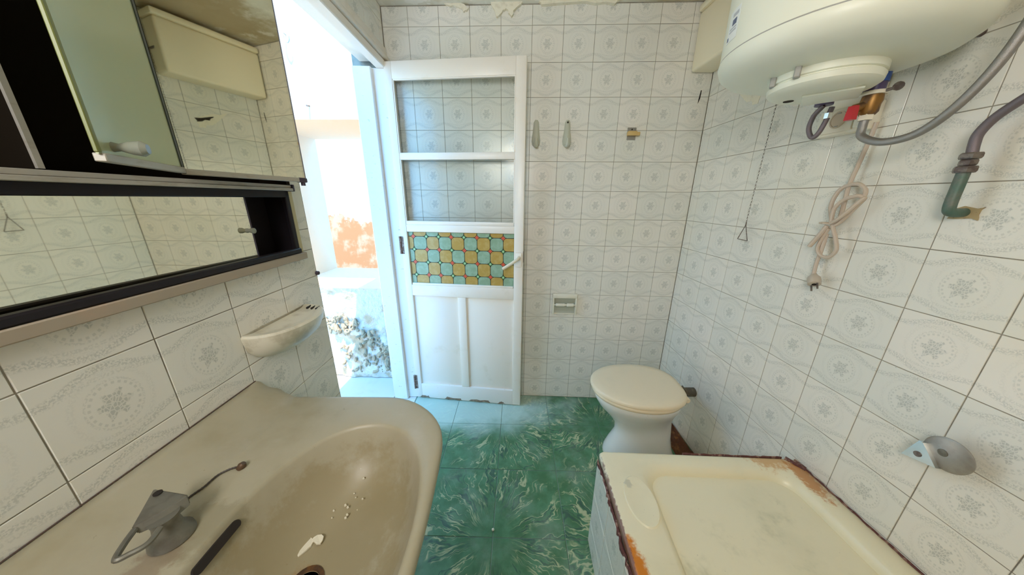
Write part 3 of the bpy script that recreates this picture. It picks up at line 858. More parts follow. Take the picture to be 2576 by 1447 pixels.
bm = B(); box(bm, RW, (0.740, 0.764), (0.031, 0.042), (1.492, 1.549), 0.003, 2)
obj('rocker_switch', bm, M_WPLAST, sk)
bm = B(); box(bm, RW, (0.640, 0.762), (0.0, 0.012), (1.5575, 1.63), 0.003, 2)
obj('cover_strip', bm, M_WPLAST, sk)

pcab = thing('power_cable', 'beige power cable tied in a bundle with its plug hanging', 'cable', RW(0.76, 0.02, 1.05))
def cab(P, r=0.0052, name='cable'):
    bm = B(); tube(bm, catmull(P, 6), r, 8); return obj(name, bm, M_CABLE, pcab)
cab([RW(0.774, 0.014, 1.50), RW(0.772, 0.014, 1.474), RW(0.769, 0.018, 1.409), RW(0.765, 0.022, 1.341), RW(0.767, 0.022, 1.298), RW(0.769, 0.022, 1.253), RW(0.762, 0.022, 1.229)])
cab([RW(0.762, 0.030, 1.232), RW(0.743, 0.028, 1.2686), RW(0.740, 0.028, 1.2974), RW(0.750, 0.028, 1.3277), RW(0.771, 0.028, 1.3411), RW(0.795, 0.028, 1.3411), RW(0.8135, 0.028, 1.326), RW(0.817, 0.032, 1.308), RW(0.808, 0.040, 1.3103), RW(0.782, 0.042, 1.2997), RW(0.764, 0.042, 1.275), RW(0.764, 0.040, 1.238)])
cab([RW(0.766, 0.042, 1.232), RW(0.782, 0.046, 1.243), RW(0.805, 0.048, 1.268), RW(0.824, 0.044, 1.298), RW(0.826, 0.038, 1.303), RW(0.812, 0.036, 1.282), RW(0.784, 0.034, 1.238), RW(0.768, 0.034, 1.226)])
cab([RW(0.761, 0.034, 1.238), RW(0.774, 0.036, 1.215), RW(0.786, 0.034, 1.190), RW(0.796, 0.032, 1.157), RW(0.781, 0.030, 1.1336), RW(0.758, 0.030, 1.134), RW(0.742, 0.030, 1.1535), RW(0.746, 0.030, 1.185), RW(0.757, 0.032, 1.218)])
cab([RW(0.754, 0.036, 1.225), RW(0.744, 0.040, 1.195), RW(0.727, 0.042, 1.158)], 0.0062)
cab([RW(0.750, 0.024, 1.20), RW(0.749, 0.024, 1.14), RW(0.749, 0.026, 1.104), RW(0.754, 0.028, 1.066)])
bm = B(); tube(bm, [RW(0.752, 0.034, 1.232) + NR * 0.016 * math.cos(q) + DR * 0.018 * math.sin(q) for q in [i * PI / 8 for i in range(17)]], 0.003, 6)
obj('cable_tie', bm, M_CABLE, pcab)
plug = B()
ax = (DR * 0.55 + V((0, 0, -0.65)) + NR * 0.35).normalized()
lathe(plug, RW(0.750, 0.024, 1.074), ax, [(0.006, 0), (0.009, 0.007), (0.0155, 0.016), (0.017, 0.028), (0.0155, 0.040), (0.014, 0.041)], 16)
plug = obj('plug', plug, mat('grubby_plug', (0.50, 0.44, 0.37), 0.5), pcab)
sd = ax.cross(NR).normalized()
for k in (-1, 1):
    q = RW(0.750, 0.024, 1.074) + ax * 0.041 + sd * 0.0095 * k
    bm = B(); tube(bm, [q, q + ax * 0.019], 0.0024, 8); obj('pin', bm, M_NUT, plug)
bm = B(); lathe(bm, RW(0.750, 0.024, 1.074) + ax * 0.0412, ax, [(0.006, 0), (0.006, 0.0006)], 12); obj('earth_slot', bm, M_HOLE, plug)

# broken tile patch and small fixings on the right wall
bm = B(); ragged(bm, RW, [(0.178, 1.772), (0.25, 1.748), (0.335, 1.715), (0.337, 1.69), (0.315, 1.665), (0.27, 1.69), (0.22, 1.73)], 0.0012, 3, 0.006, 12)
obj('bare_plaster', bm, M_FLAKE, wall_right, smooth=False)
bm = B(); ragged(bm, RW, [(0.245, 1.742), (0.335, 1.712), (0.330, 1.697), (0.27, 1.715)], 0.002, 3, 0.004, 15)
obj('broken_hole', bm, M_HOLE, wall_right, smooth=False)
bm = B(); lathe(bm, RW(0.9004, 0, 1.6408), NR, [(0.008, 0), (0.007, 0.006), (0.003, 0.008)], 10)
tag(obj('wall_screw', bm, M_NUT), 'rusty screw head in the right wall beside the heater, left of the sweeping hose', 'screw')
bm = B(); lathe(bm, LW(0.7995, 0, 1.058), NL, [(0.007, 0), (0.006, 0.008), (0.003, 0.010)], 10)
tag(obj('wall_plug', bm, M_BLACKP), 'black plug in the left wall tiles at the doorway edge', 'wall plug')
bm = B(); ragged(bm, BW, [(0.838, 1.815), (0.843, 1.815), (0.842, 1.78), (0.834, 1.757)], 0.0008, 3, 0.001, 2)
obj('tile_crack', bm, M_HOLE, wall_back, smooth=False)

# chrome disc holder
dh = thing('soap_magnet_holder', 'dull metal disc on a bright wedge bracket above the tub', 'bracket', RW(1.11, 0, 0.70))
cc = RW(1.145, 0.034, 0.762)
bm = B(); lathe(bm, cc, NR, [(0.002, -0.004), (0.034, -0.004), (0.0378, 0), (0.0378, 0.002), (0.034, 0.004), (0.002, 0.0045)], 40)
obj('disc', bm, M_CHROME, dh)
bm = B(); lathe(bm, cc + NR * 0.0045 - DR * 0.006, NR, [(0.008, -0.001), (0.008, 0.0008), (0.006, 0.0015)], 16)
obj('disc_boss', bm, M_TAP, dh)
bm = B(); lathe(bm, cc - NR * 0.033, NR, [(0.012, 0), (0.010, 0.03)], 14)
obj('stem', bm, M_CHROME, dh)
bm = B()
tri = [(1.090, 0.709), (1.106, 0.764), (1.112, 0.763), (1.1445, 0.724)]
loft(bm, [[RW(a + .004, 0.028, z) for a, z in tri], [RW(a, 0.046, z) for a, z in tri]])
obj('wedge_bracket', bm, M_STEEL, dh, smooth=False)
bm = B(); lathe(bm, RW(1.113, 0.046, 0.731), NR, [(0.0065, -0.001), (0.0065, 0.0015), (0.003, 0.0015)], 14)
obj('screw_head', bm, M_NUT, dh)

# ------------------------------------------------------------------ fittings on the back wall
def hook(x, label, m, hole):
    t = thing('plastic_hook', label, 'hook', BW(x, 0, 1.56), 'plastic hooks on the back wall')
    bm = B()
    L = []
    for z, w, tt in ((1.685, .006, .004), (1.675, .013, .010), (1.655, .015, .014), (1.63, .017, .020), (1.605, .021, .028), (1.585, .023, .034), (1.568, .020, .034), (1.558, .010, .028)):
        L.append([BW(x + w * math.cos(q), max(0.0005, tt * math.sin(q)), z) for q in [PI * k / 8 for k in range(9)]])
    loft(bm, L)
    obj('body', bm, m, t)
    if hole:
        bm = B(); lathe(bm, BW(x, 0.0105, 1.672), (0, -1, 0), [(0.0045, 0), (0.0045, 0.002)], 12); obj('screw_hole', bm, M_HOLE, t)
    bm = B(); tube(bm, catmull([BW(x, 0.020, 1.565), BW(x, 0.036, 1.562), BW(x, 0.046, 1.575), BW(x, 0.048, 1.592)], 4), lambda i: 0.012 - i * 0.0003, 8)
    obj('prong', bm, m, t)
hook(0.033, 'milky plastic hook without screw hole, the one next to the door', M_CLEARP, False)
hook(0.194, 'milky plastic hook with dark screw hole, second from the door', M_CLEARP, True)
cl = thing('wall_clip', 'small metal plate with amber plastic tab, right of the hooks', 'clip', BW(0.523, 0, 1.59))
bm = B(); box(bm, BW, (0.503, 0.547), (0, 0.004), (1.592, 1.650), 0.001)
obj('plate', bm, M_CHROME, cl)
bm = B(); box(bm, BW, (0.500, 0.546), (0.004, 0.030), (1.610, 1.630), 0.003, 2)
box(bm, BW, (0.544, 0.562), (0.014, 0.026), (1.609, 1.627), 0.003, 2)
obj('tab', bm, mat('amber_plastic', (0.62, 0.43, 0.17), 0.4), cl)
bm = B(); lathe(bm, BW(0.525, 0.004, 1.641), (0, -1, 0), [(0.0035, 0), (0.0035, 0.001)], 10); obj('screw', bm, M_HOLE, cl)

ph = thing('paper_holder', 'ivory ceramic toilet paper holder with empty roller on back wall', 'paper holder', BW(0.237, 0, 0.612))
bm = B()
X0, X1, Z0, Z1 = 0.163, 0.313, 0.613, 0.748
box(bm, BW, (X0, X0 + .012), (0, .024), (Z0, Z1), .004, 2)
box(bm, BW, (X1 - .012, X1), (0, .024), (Z0, Z1), .004, 2)
box(bm, BW, (X0, X1), (0, .026), (Z1 - .028, Z1), .006, 2)
box(bm, BW, (X0, X1), (0, .012), (Z0, Z0 + .008), .003, 2)
obj('frame', bm, M_CERAM, ph)
bm = B()
prof = [(0.0015, Z1 - .028), (0.0008, Z1 - .06), (0.001, Z0 + .05), (0.0025, Z0 + .02), (0.008, Z0 + .006)]
for (t0, z0), (t1, z1) in zip(prof, prof[1:]):
    vs = [bm.verts.new(BW(*q)) for q in ((X0 + .01, t0, z0), (X1 - .01, t0, z0), (X1 - .01, t1, z1), (X0 + .01, t1, z1))]
    bm.faces.new(vs)
obj('recess', bm, mat('grey_glaze', (0.42, 0.44, 0.37), 0.3), ph)
rollz = 0.678
bm = B()
for a, b, r in ((X0 + .010, X0 + .022, .004), (X0 + .020, X0 + .074, .0105), (X0 + .073, X0 + .088, .006), (X0 + .087, X1 - .022, .0115), (X1 - .024, X1 - .008, .004)):
    lathe(bm, BW(a, 0.020, rollz), (1, 0, 0), [(r * .9, 0), (r, .002), (r, b - a - .002), (r * .9, b - a)], 16)
obj('roller', bm, M_CERAM, ph)

# ------------------------------------------------------------------ soap dish on the left wall
sdh = thing('soap_dish', 'grimy white ceramic soap shelf with three drain slots on left wall', 'soap dish', LW(0.985, 0, 0.93))
bm = B()
def dish(z, s0, s1, t, n=28, tilt=0.0):
    c, hw = (s0 + s1) / 2, (s1 - s0) / 2
    out = []
    for k in range(n + 1):
        q = PI * k / n
        out.append(LW(c - hw * math.cos(q) * 1.0, 0.0008 + t * math.sin(q) ** 0.75, z + tilt * math.cos(q)))
    return out
loft(bm, [dish(0.898, 0.935, 1.045, 0.030), dish(0.910, 0.905, 1.072, 0.056), dish(0.932, 0.884, 1.091, 0.080), dish(0.958, 0.874, 1.099, 0.092), dish(0.974, 0.872, 1.101, 0.095), dish(0.979, 0.876, 1.097, 0.091),
          dish(0.979, 0.884, 1.090, 0.083), dish(0.975, 0.893, 1.078, 0.073), dish(0.973, 0.905, 1.065, 0.060)])
obj('shelf', bm, mat('dish_ceramic', (0.70, 0.66, 0.54), 0.3, layers=[((0.40, 0.35, 0.24), 16, 0.5, 0.7, 0.6)]), sdh)
for k in range(3):
    bm = B(); s = 0.893 + 0.004 * k
    box(bm, LW, (s - .010, s + .012), (0.020 + .016 * k, 0.026 + .016 * k), (0.972, 0.9795), .002)
    obj('drain_slot', bm, M_HOLE, sdh)

# ------------------------------------------------------------------ mirror cabinet on the left wall
cab_t = thing('mirror_cabinet', 'dark brown bathroom cabinet with hinged mirrors and an open mirrored niche', 'cabinet', LW(1.25, 0, 1.118))
S0, S1 = 0.872, 1.66
ND = 0.055
# niche: inner faces, recess in the wall with a mirror at the back
bm = B()
box(bm, LW, (S0 - .008, S0), (-ND, 0.004), (1.135, 1.315))
box(bm, LW, (S1, S1 + .008), (-ND, 0.004), (1.135, 1.315))
box(bm, LW, (S0, S1), (-ND, 0.004), (1.128, 1.139))
box(bm, LW, (S0, S1), (-ND, 0.004), (1.299, 1.311))
obj('niche_box', bm, M_DARK, cab_t, smooth=False)
bm = B()
box(bm, LW, (S0 - .004, S0 + .012), (0.002, 0.014), (1.137, 1.311), .002)
box(bm, LW, (S0 - .004, S1), (0.002, 0.020), (1.137, 1.152), .003)
box(bm, LW, (S0 - .004, S1), (0.002, 0.014), (1.292, 1.311), .002)
obj('niche_frame', bm, M_DARK, cab_t)
bm = B(); box(bm, LW, (S0, S1), (-ND - .006, -ND), (1.130, 1.309))
obj('niche_back', bm, M_DARK, cab_t, smooth=False)
MT = math.radians(1.7)
MD0 = LW(0.998, 0.0005, 0)
md = (DL * math.cos(MT) - NL * math.sin(MT))
mn = (NL * math.cos(MT) + DL * math.sin(MT))
def LM(a, t, z): return MD0 + md * a + mn * t + V((0, 0, z))
bm = B(); box(bm, LM, (0.0, 0.655), (-0.005, 0.0), (1.1395, 1.2985))
lowm = obj('niche_mirror', bm, M_MIRROR, cab_t, smooth=False)
lowm['label'] = 'sliding mirror pane covering most of the niche'
bm = B(); box(bm, LM, (-0.003, 0.0002), (-0.0055, 0.0005), (1.1395, 1.2985))
obj('pane_edge', bm, M_BLACKP, lowm, smooth=False)
bm = B()
lathe(bm, LM(0.012, 0.0, 1.2155), mn, [(0.0055, 0), (0.0042, .006), (0.0065, .013), (0.0065, .017), (0.003, .0185)], 14)
obj('pull_knob', bm, M_KNOB, lowm)
# mouldings
bm = B()
box(bm, LW, (S0 - .019, S1), (0.0005, 0.022), (1.1175, 1.137), .002)
obj('lower_moulding', bm, M_BEIGEW, cab_t)
bm = B()
box(bm, LW, (S0 - .020, S0 - .004), (0.0005, 0.012), (1.137, 1.311), .002)
obj('side_moulding', bm, mat('yellowed_edge', (0.50, 0.44, 0.25), 0.5), cab_t)
# aluminium track
bm = B()
box(bm, LW, (S0 + .0, S1), (0.0005, 0.032), (1.3095, 1.3165), .001)
box(bm, LW, (S0 + .0, S1), (0.0005, 0.027), (1.3165, 1.3245), .001)
obj('track', bm, M_ALU, cab_t, smooth=False)
bm = B(); box(bm, LW, (S0 - .005, S0 + .001), (0.0005, 0.033), (1.308, 1.326), .001)
obj('track_end', bm, M_BLACKP, cab_t)
# upper case
bm = B()
box(bm, LW, (S0 + .004, S1), (-ND, -ND + .012), (1.3245, 1.83))
box(bm, LW, (S0 + .004, S0 + .016), (-ND, 0.028), (1.3245, 1.83))
box(bm, LW, (S1 - .012, S1), (-ND, 0.028), (1.3245, 1.83))
box(bm, LW, (S0 + .004, S1), (-ND, 0.028), (1.81, 1.83))
box(bm, LW, (S0 + .016, S1 - .012), (-ND, 0.020), (1.316, 1.3255))
obj('upper_case', bm, M_DARKI, cab_t, smooth=False)
# inner partition with a pale edge
bm = B(); box(bm, LW, (1.3045, 1.3085), (-ND + .012, 0.018), (1.326, 1.60))
obj('partition', bm, M_DARKI, cab_t, smooth=False)
bm = B(); box(bm, LW, (1.3035, 1.3095), (0.018, 0.022), (1.326, 1.60))
obj('partition_edge', bm, M_ALU, cab_t, smooth=False)
# hinged mirror leaf on the right, its free end swung out a little
HA = LW(1.152, 0.045, 0)
dA = (LW(0.9045, 0.0920, 0) - HA)
wA = dA.length
dA.normalize()
nA = V((dA.y, -dA.x, 0))
if nA.dot(NL) < 0: nA = -nA
def LA(a, t, z): return HA + dA * a + nA * t + V((0, 0, z))
leaf = B(); box(leaf, LA, (0.0, wA), (-0.006, 0.0), (1.338, 1.80))
leaf = obj('mirror_leaf', leaf, M_MIRROR, cab_t, smooth=False)
leaf['label'] = 'clear mirror leaf reflecting the right wall'
bm = B(); box(bm, LA, (-0.002, wA - 0.012), (-0.009, 0.003), (1.3305, 1.3405), .001)
obj('bottom_channel', bm, M_ALU, leaf)
bm = B(); box(bm, LA, (wA - 0.022, wA + 0.003), (-0.010, 0.004), (1.3295, 1.3415), .003, 2)
lathe(bm, LA(wA - .006, -.003, 1.322), (0, 0, 1), [(.005, 0), (.005, .010)], 10)
obj('corner_cap', bm, M_BLACKP, leaf)
bm = B(); box(bm, LA, (wA - 0.0005, wA + 0.002), (-0.0065, 0.0005), (1.3415, 1.80))
obj('glass_edge', bm, mat('grey_glass_edge', (0.20, 0.19, 0.24), 0.3), leaf, smooth=False)
# second leaf swung out towards the viewer
HB = LW(1.155, 0.045, 0)
dB = (LW(1.335, 0.140, 0) - HB)
wB = dB.length
dB.normalize()
nB = V((dB.y, -dB.x, 0))
if nB.dot(cam.matrix_world.translation - HB) < 0: nB = -nB
def LB(a, t, z): return HB + dB * a + nB * t + V((0, 0, z))
bm = B(); box(bm, LB, (0.0, wB), (-0.0025, 0.0), (1.341, 1.80))
leafB = obj('mirror_leaf', bm, M_MIRGR, cab_t, smooth=False)
leafB['label'] = 'greenish mirror leaf swung out towards the viewer'
bm = B(); box(bm, LB, (0.0, wB - .004), (-0.008, 0.003), (1.3325, 1.3425), .001)
obj('bottom_channel', bm, M_ALU, leafB)
bm = B(); box(bm, LB, (wB - .005, wB + .0015), (-0.0035, 0.001), (1.3425, 1.80), .001)
obj('leaf_edge', bm, mat('olive_edge', (0.20, 0.22, 0.06), 0.4), leafB)
bm = B(); box(bm, LB, (-.001, 0.006), (-0.0035, 0.0012), (1.3425, 1.80))
obj('hinge_strip', bm, mat('dark_teal_strip', (0.03, 0.045, 0.045), 0.4), leafB, smooth=False)
bm = B()
lathe(bm, LB(wB - 0.030, 0.0, 1.352), nB, [(0.006, 0), (0.0045, .006), (0.008, .016), (0.0095, .026), (0.006, .031)], 14)
obj('pull_knob', bm, M_KNOB, leafB)

# ------------------------------------------------------------------ wash basin
BO = V((-0.665, -1.43, 0))          # wall point at the basin's centre line
def BS(a, b, z): return LW(1.43 - a, b, z)      # a to the back along the wall, b out from it
basin = thing('wash_basin', 'grimy cream ceramic wash basin on a pedestal under the mirror cabinet', 'wash basin', BO)
NB = 72
def dloop(z, hw, b0, b1, rc, bulge, shift=0.0, eb=0.0):
    """D-shaped outline: straight back at b0, sides at +-hw, rounded front corners, bowed front"""
    pts = []
    per = []
    def add(a, b): per.append((a, b))
    n1, n2, n3, n4 = 10, 12, 16, 10
    for k in range(n1): add(hw, b0 + (b1 - rc - b0) * k / n1)
    for k in range(n2):
        q = PI / 2 * k / n2
        add(hw - rc + rc * math.cos(q), b1 - rc + rc * math.sin(q))
    for k in range(n3): add((hw - rc) * (1 - 2 * k / n3), b1)
    for k in range(n2):
        q = PI / 2 + PI / 2 * k / n2
        add(-(hw - rc) + rc * math.cos(q), b1 - rc + rc * math.sin(q))
    for k in range(n1): add(-hw, b1 - rc + (b0 - b1 + rc) * k / n1)
    for k in range(n4): add(-hw + 2 * hw * k / n4, b0)
    return [BS(a + shift, b + (bulge * (1 - (a / hw) ** 2) * max(0, (b - b0) / (b1 - b0)) ** 2), z) for a, b in per]
def oloop(z, ra, rb, ca=0.0, cb=0.348, e=2.15):
    """superellipse ring whose points lie in the directions of the outline's points"""
    out = []
    for p in OUT2:
        q = math.atan2((p[1] - 0.348) / 0.142, p[0] / 0.22)
        c, sn = math.cos(q), math.sin(q)
        out.append(BS(ca + ra * math.copysign(abs(c) ** (2 / e), c), cb + rb * math.copysign(abs(sn) ** (2 / e), sn), z))
    return out
OUT2 = []
for p in dloop(0, 0.303, 0.010, 0.469, 0.137, 0.028):
    d = p - LW(1.43, 0, 0)
    OUT2.append((-d.dot(DL), d.dot(NL)))
bm = B()
loft(bm, [dloop(0.66, 0.10, 0.05, 0.28, 0.08, 0.02), dloop(0.70, 0.19, 0.02, 0.38, 0.12, 0.02), dloop(0.755, 0.275, 0.001, 0.45, 0.13, 0.022), dloop(0.790, 0.305, 0.001, 0.468, 0.138, 0.026),
          dloop(0.812, 0.315, 0.001, 0.478, 0.142, 0.028), dloop(0.824, 0.315, 0.001, 0.478, 0.142, 0.028), dloop(0.830, 0.311, 0.004, 0.475, 0.140, 0.028), dloop(0.832, 0.303, 0.010, 0.469, 0.137, 0.028),
          oloop(0.8310, 0.226, 0.1455), oloop(0.8295, 0.2225, 0.1425), oloop(0.824, 0.2195, 0.1395), oloop(0.800, 0.213, 0.133), oloop(0.770, 0.199, 0.121), oloop(0.740, 0.172, 0.100), oloop(0.722, 0.135, 0.076, 0.0, 0.340),
          oloop(0.713, 0.090, 0.048, 0.0, 0.330), oloop(0.710, 0.040, 0.030, 0.01, 0.318), oloop(0.709, 0.018, 0.018, 0.015, 0.312)])
obj('bowl', bm, M_BASIN, basin, ang=60)
# raised back ledge with its rounded shoulder at the far end
bm = B()
prof = [(0.001, 0.825), (0.001, 0.853), (0.004, 0.856), (0.020, 0.854), (0.040, 0.846), (0.062, 0.838), (0.090, 0.834), (0.125, 0.8323), (0.130, 0.8300)]
loops = []
for a, k, w in ((0.343, 0.50, 0.30), (0.342, 0.85, 0.36), (0.336, 0.98, 0.46), (0.325, 1.0, 0.60), (0.310, 1.0, 0.85), (0.28, 1.0, 1.0), (0, 1.0, 1.0), (-0.30, 1.0, 1.0), (-0.318, 0.9, 1.0)):
    loops.append([BS(a, t * w, 0.825 + (z - 0.825) * k) for t, z in prof])
loft(bm, loops)
obj('back_ledge', bm, M_BASIN, basin, ang=60)
bm = B()
lathe(bm, BS(0, 0.20, 0), (0, 0, 1), [(0.13, 0.002), (0.125, 0.03), (0.085, 0.12), (0.08, 0.45), (0.10, 0.60), (0.12, 0.67)], 28)
obj('pedestal', bm, M_BASIN, basin)
bm = B(); tube(bm, [BS(a, 0.0015, 0.8565) for a in (0.335, 0.2, 0.08, -0.1, -0.3)], lambda i: 0.0011, 6)
obj('wall_joint', bm, mat('dark_joint', (0.10, 0.065, 0.055), 0.9), basin)
# overflow slot on the back slope of the bowl, drain
bm = B()
L = []
for k in range(17):
    q = 2 * PI * k / 16
    e = 0.028 if math.cos(q) > 0 else -0.028
    L.append((0.006 + e + 0.0062 * math.cos(q), 0.0062 * math.sin(q)))
L = L[:-1]
def slotP(a, w, d): return BS(a, 0.2135 + d * 0.9 - w * 0.45, 0.814 + d * 0.35 + w * 0.9)
loft(bm, [[slotP(a, w, -0.004) for a, w in L], [slotP(a, w, 0.003) for a, w in L]])
obj('overflow_slot', bm, M_HOLE, basin)
bm = B(); lathe(bm, BS(0.015, 0.312, 0.709), (0, 0, 1), [(0.026, 0), (0.026, 0.002), (0.020, 0.0025), (0.016, -0.006), (0.002, -0.006)], 24)
obj('drain', bm, mat('rusty_drain', (0.20, 0.09, 0.03), 0.6, 0.4, layers=[((0.06, 0.04, 0.03), 40, 0.4, 0.6, 0.8)]), basin)

# tap left on the ledge
ZB = 0.8335
tap = thing('tap', 'worn metal basin tap with wedge lever and open loop handle', 'tap', V((-0.509, -1.416, ZB)))
TB = V((-0.509, -1.416, 0))
bm = B(); lathe(bm, TB, (0, 0, 1), [(0.024, ZB - .0005), (0.023, ZB + .006), (0.016, ZB + .014), (0.0135, ZB + .030), (0.016, ZB + .040)], 24)
obj('body', bm, M_TAP, tap)
bm = B()
topz = 0.885
def tp(x, y, z): return V((x, y, z))
P1, P2, P3 = tp(-0.556, -1.387, topz), tp(-0.499, -1.391, topz - .003), tp(-0.523, -1.438, topz - .003)
loft(bm, [[P1 + V((.004, -.002, -.012)), P2 + V((.002, -.002, -.018)), tp(-0.497, -1.412, topz - .020), P3 + V((.004, .001, -.014))],
          [P1, P2, tp(-0.506, -1.408, topz - .004), P3]])
bmesh.ops.bevel(bm, geom=list(bm.edges), offset=0.002, segments=2, affect='EDGES')
obj('lever_head', bm, M_TAP, tap)
bm = B(); lathe(bm, tp(-0.540, -1.394, topz - .0005), (0, 0, 1), [(0.005, 0), (0.005, 0.0012)], 14)
obj('screw_hole', bm, M_HOLE, tap)
bm = B(); tube(bm, catmull([tp(-0.521, -1.436, topz - .008), tp(-0.514, -1.452, topz - .009), tp(-0.504, -1.467, topz - .010), tp(-0.496, -1.460, topz - .011), tp(-0.489, -1.448, topz - .012), tp(-0.495, -1.430, topz - .012)], 6), 0.0035, 8)
obj('loop_handle', bm, M_TAP, tap)
# plug chain stub
ch = thing('plug_chain', 'thin blackened plug chain lying along the basin ledge', 'chain', V((-0.53, -1.33, ZB)))
bm = B()
cp = catmull([V((-0.518, -1.308, ZB + .003)), V((-0.531, -1.314, ZB + .002)), V((-0.540, -1.325, ZB + .001)), V((-0.541, -1.345, ZB + .001)), V((-0.546, -1.362, ZB + .001)), V((-0.546, -1.379, ZB + .001))], 8)
tube(bm, cp, lambda i: 0.0014 + 0.0004 * (i % 2), 6)
obj('links', bm, mat('black_chain', (0.06, 0.05, 0.045), 0.5, 0.5), ch)
bm = B(); lathe(bm, V((-0.516, -1.306, ZB)), (0.5, 0.35, 0.8), [(0.006, -.003), (0.0065, .004), (0.004, .008)], 12)
obj('stay', bm, mat('rusty_stud', (0.12, 0.07, 0.04), 0.5, 0.4), ch)
# flakes and crumbs in the bowl
def on_bowl(x, y):
    return V((x, y, 0.0))
rb = random.Random(4)
def flake(x, y, z, s, label, sd, m):
    bm = B()
    n = 9
    r = random.Random(sd)
    rad = [s * r.uniform(0.5, 1.0) for _ in range(n)]
    loft(bm, [[V((x + rad[k] * math.cos(2 * PI * k / n), y + rad[k] * .8 * math.sin(2 * PI * k / n), z + r.uniform(0, .002))) for k in range(n)],
              [V((x + rad[k] * math.cos(2 * PI * k / n), y + rad[k] * .8 * math.sin(2 * PI * k / n), z + .003 + r.uniform(0, .002))) for k in range(n)]])
    tag(obj('paint_flake', bm, m, smooth=False), label, 'flake', 'paint flakes in the basin')
flake(-0.392, -1.352, 0.7150, 0.023, 'largest pale paint flake on the bottom of the basin', 3, M_FLAKE)
flake(-0.372, -1.343, 0.7160, 0.011, 'smaller curled paint flake right beside the largest one in the basin', 5, M_FLAKE)

bm = B()
rc = random.Random(2)
for k in range(26):
    x, y = -0.365 + rc.gauss(0, .016), -1.275 + rc.gauss(0, .030)
    z = 0.722 + 4.2 * ((-1.318 - y) ** 2 if y > -1.318 else 0) + 1.0 * (x + .36) ** 2
    q = rc.uniform(.0012, .003)
    loft(bm, [[V((x - q, y, z)), V((x, y - q, z)), V((x + q, y, z)), V((x, y + q, z))], [V((x - q * .6, y, z + q)), V((x, y - q * .6, z + q)), V((x + q * .6, y, z + q)), V((x, y + q * .6, z + q))]])
o = tag(obj('plaster_crumbs', bm, M_FLAKE, smooth=False), 'tiny white plaster crumbs scattered in the basin bowl', 'crumbs')
o['kind'] = 'stuff'

# ------------------------------------------------------------------ sit bath
TO = V((0.262, -0.855, 0))
tub = thing('bathtub', 'rust stained cream sit bath with tiled side in the right corner', 'bathtub', TO)
def tl(x0, x1, y0, y1, z, rc, n=8, x0b=None):
    """loop: far-left, far-right, near-right, near-left rounded rectangle in world x, y (x right edge follows the wall if None)"""
    pts = []
    cs = [(x1, y1, 0), (x0, y1, 1), (x0 if x0b is None else x0b, y0, 2), (x1 + (y1 - y0) * 0.0656, y0, 3)]
    for cx_, cy_, q in cs:
        ox, oy = cx_ + (-rc if q in (0, 3) else rc), cy_ + (-rc if q in (0, 1) else rc)
        for k in range(n + 1):
            an = q * PI / 2 + PI / 2 * k / n
            pts.append((ox + rc * math.cos(an), oy + rc * math.sin(an)))
    return pts
def dens(pts, z, m=6):
    out = []
    for a, b in zip(pts, pts[1:] + pts[:1]):
        k = 1 if math.hypot(a[0] - b[0], a[1] - b[1]) < 0.05 else m
        for i in range(k): out.append(V((a[0] + (b[0] - a[0]) * i / k, a[1] + (b[1] - a[1]) * i / k, z(a[0] + (b[0] - a[0]) * i / k, a[1] + (b[1] - a[1]) * i / k) if callable(z) else z)))
    return out
XW = 0.938
def L_(x0, x1, y0, y1, z, rc, x0b=None): return [V((p[0], p[1], z)) for p in tl(x0, x1, y0, y1, z, rc, 10, x0b)]
bm = B()
loft(bm, [L_(0.265, XW, -1.95, -0.857, 0.405, 0.012), L_(0.262, XW, -1.955, -0.855, 0.425, 0.014), L_(0.266, XW - .002, -1.95, -0.859, 0.434, 0.016), L_(0.272, XW - .004, -1.94, -0.865, 0.436, 0.018),
          L_(0.382, 0.884, -1.86, -0.898, 0.434, 0.05, 0.345), L_(0.394, 0.876, -1.85, -0.908, 0.428, 0.06, 0.355), L_(0.405, 0.868, -1.84, -0.918, 0.412, 0.07, 0.365), L_(0.414, 0.860, -1.83, -0.926, 0.36, 0.08, 0.38),
          L_(0.425, 0.850, -1.80, -0.94, 0.25, 0.10, 0.40), L_(0.44, 0.835, -1.77, -0.96, 0.17, 0.12, 0.42), L_(0.48, 0.80, -1.72, -1.0, 0.135, 0.12, 0.46), L_(0.56, 0.72, -1.6, -1.1, 0.125, 0.07, 0.55)])
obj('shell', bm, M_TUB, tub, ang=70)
# soap recess moulded into the left rim
bm = B()
def oval(cx_, cy_, a, b, z, n=24): return [V((cx_ + a * math.cos(2 * PI * k / n), cy_ + b * math.sin(2 * PI * k / n), z)) for k in range(n)]
loft(bm, [oval(0.345, -1.03, 0.046, 0.080, 0.4345), oval(0.345, -1.03, 0.043, 0.076, 0.4385), oval(0.345, -1.03, 0.036, 0.066, 0.4385), oval(0.345, -1.03, 0.030, 0.058, 0.4365)])
obj('armrest_pad', bm, M_TUB, tub)
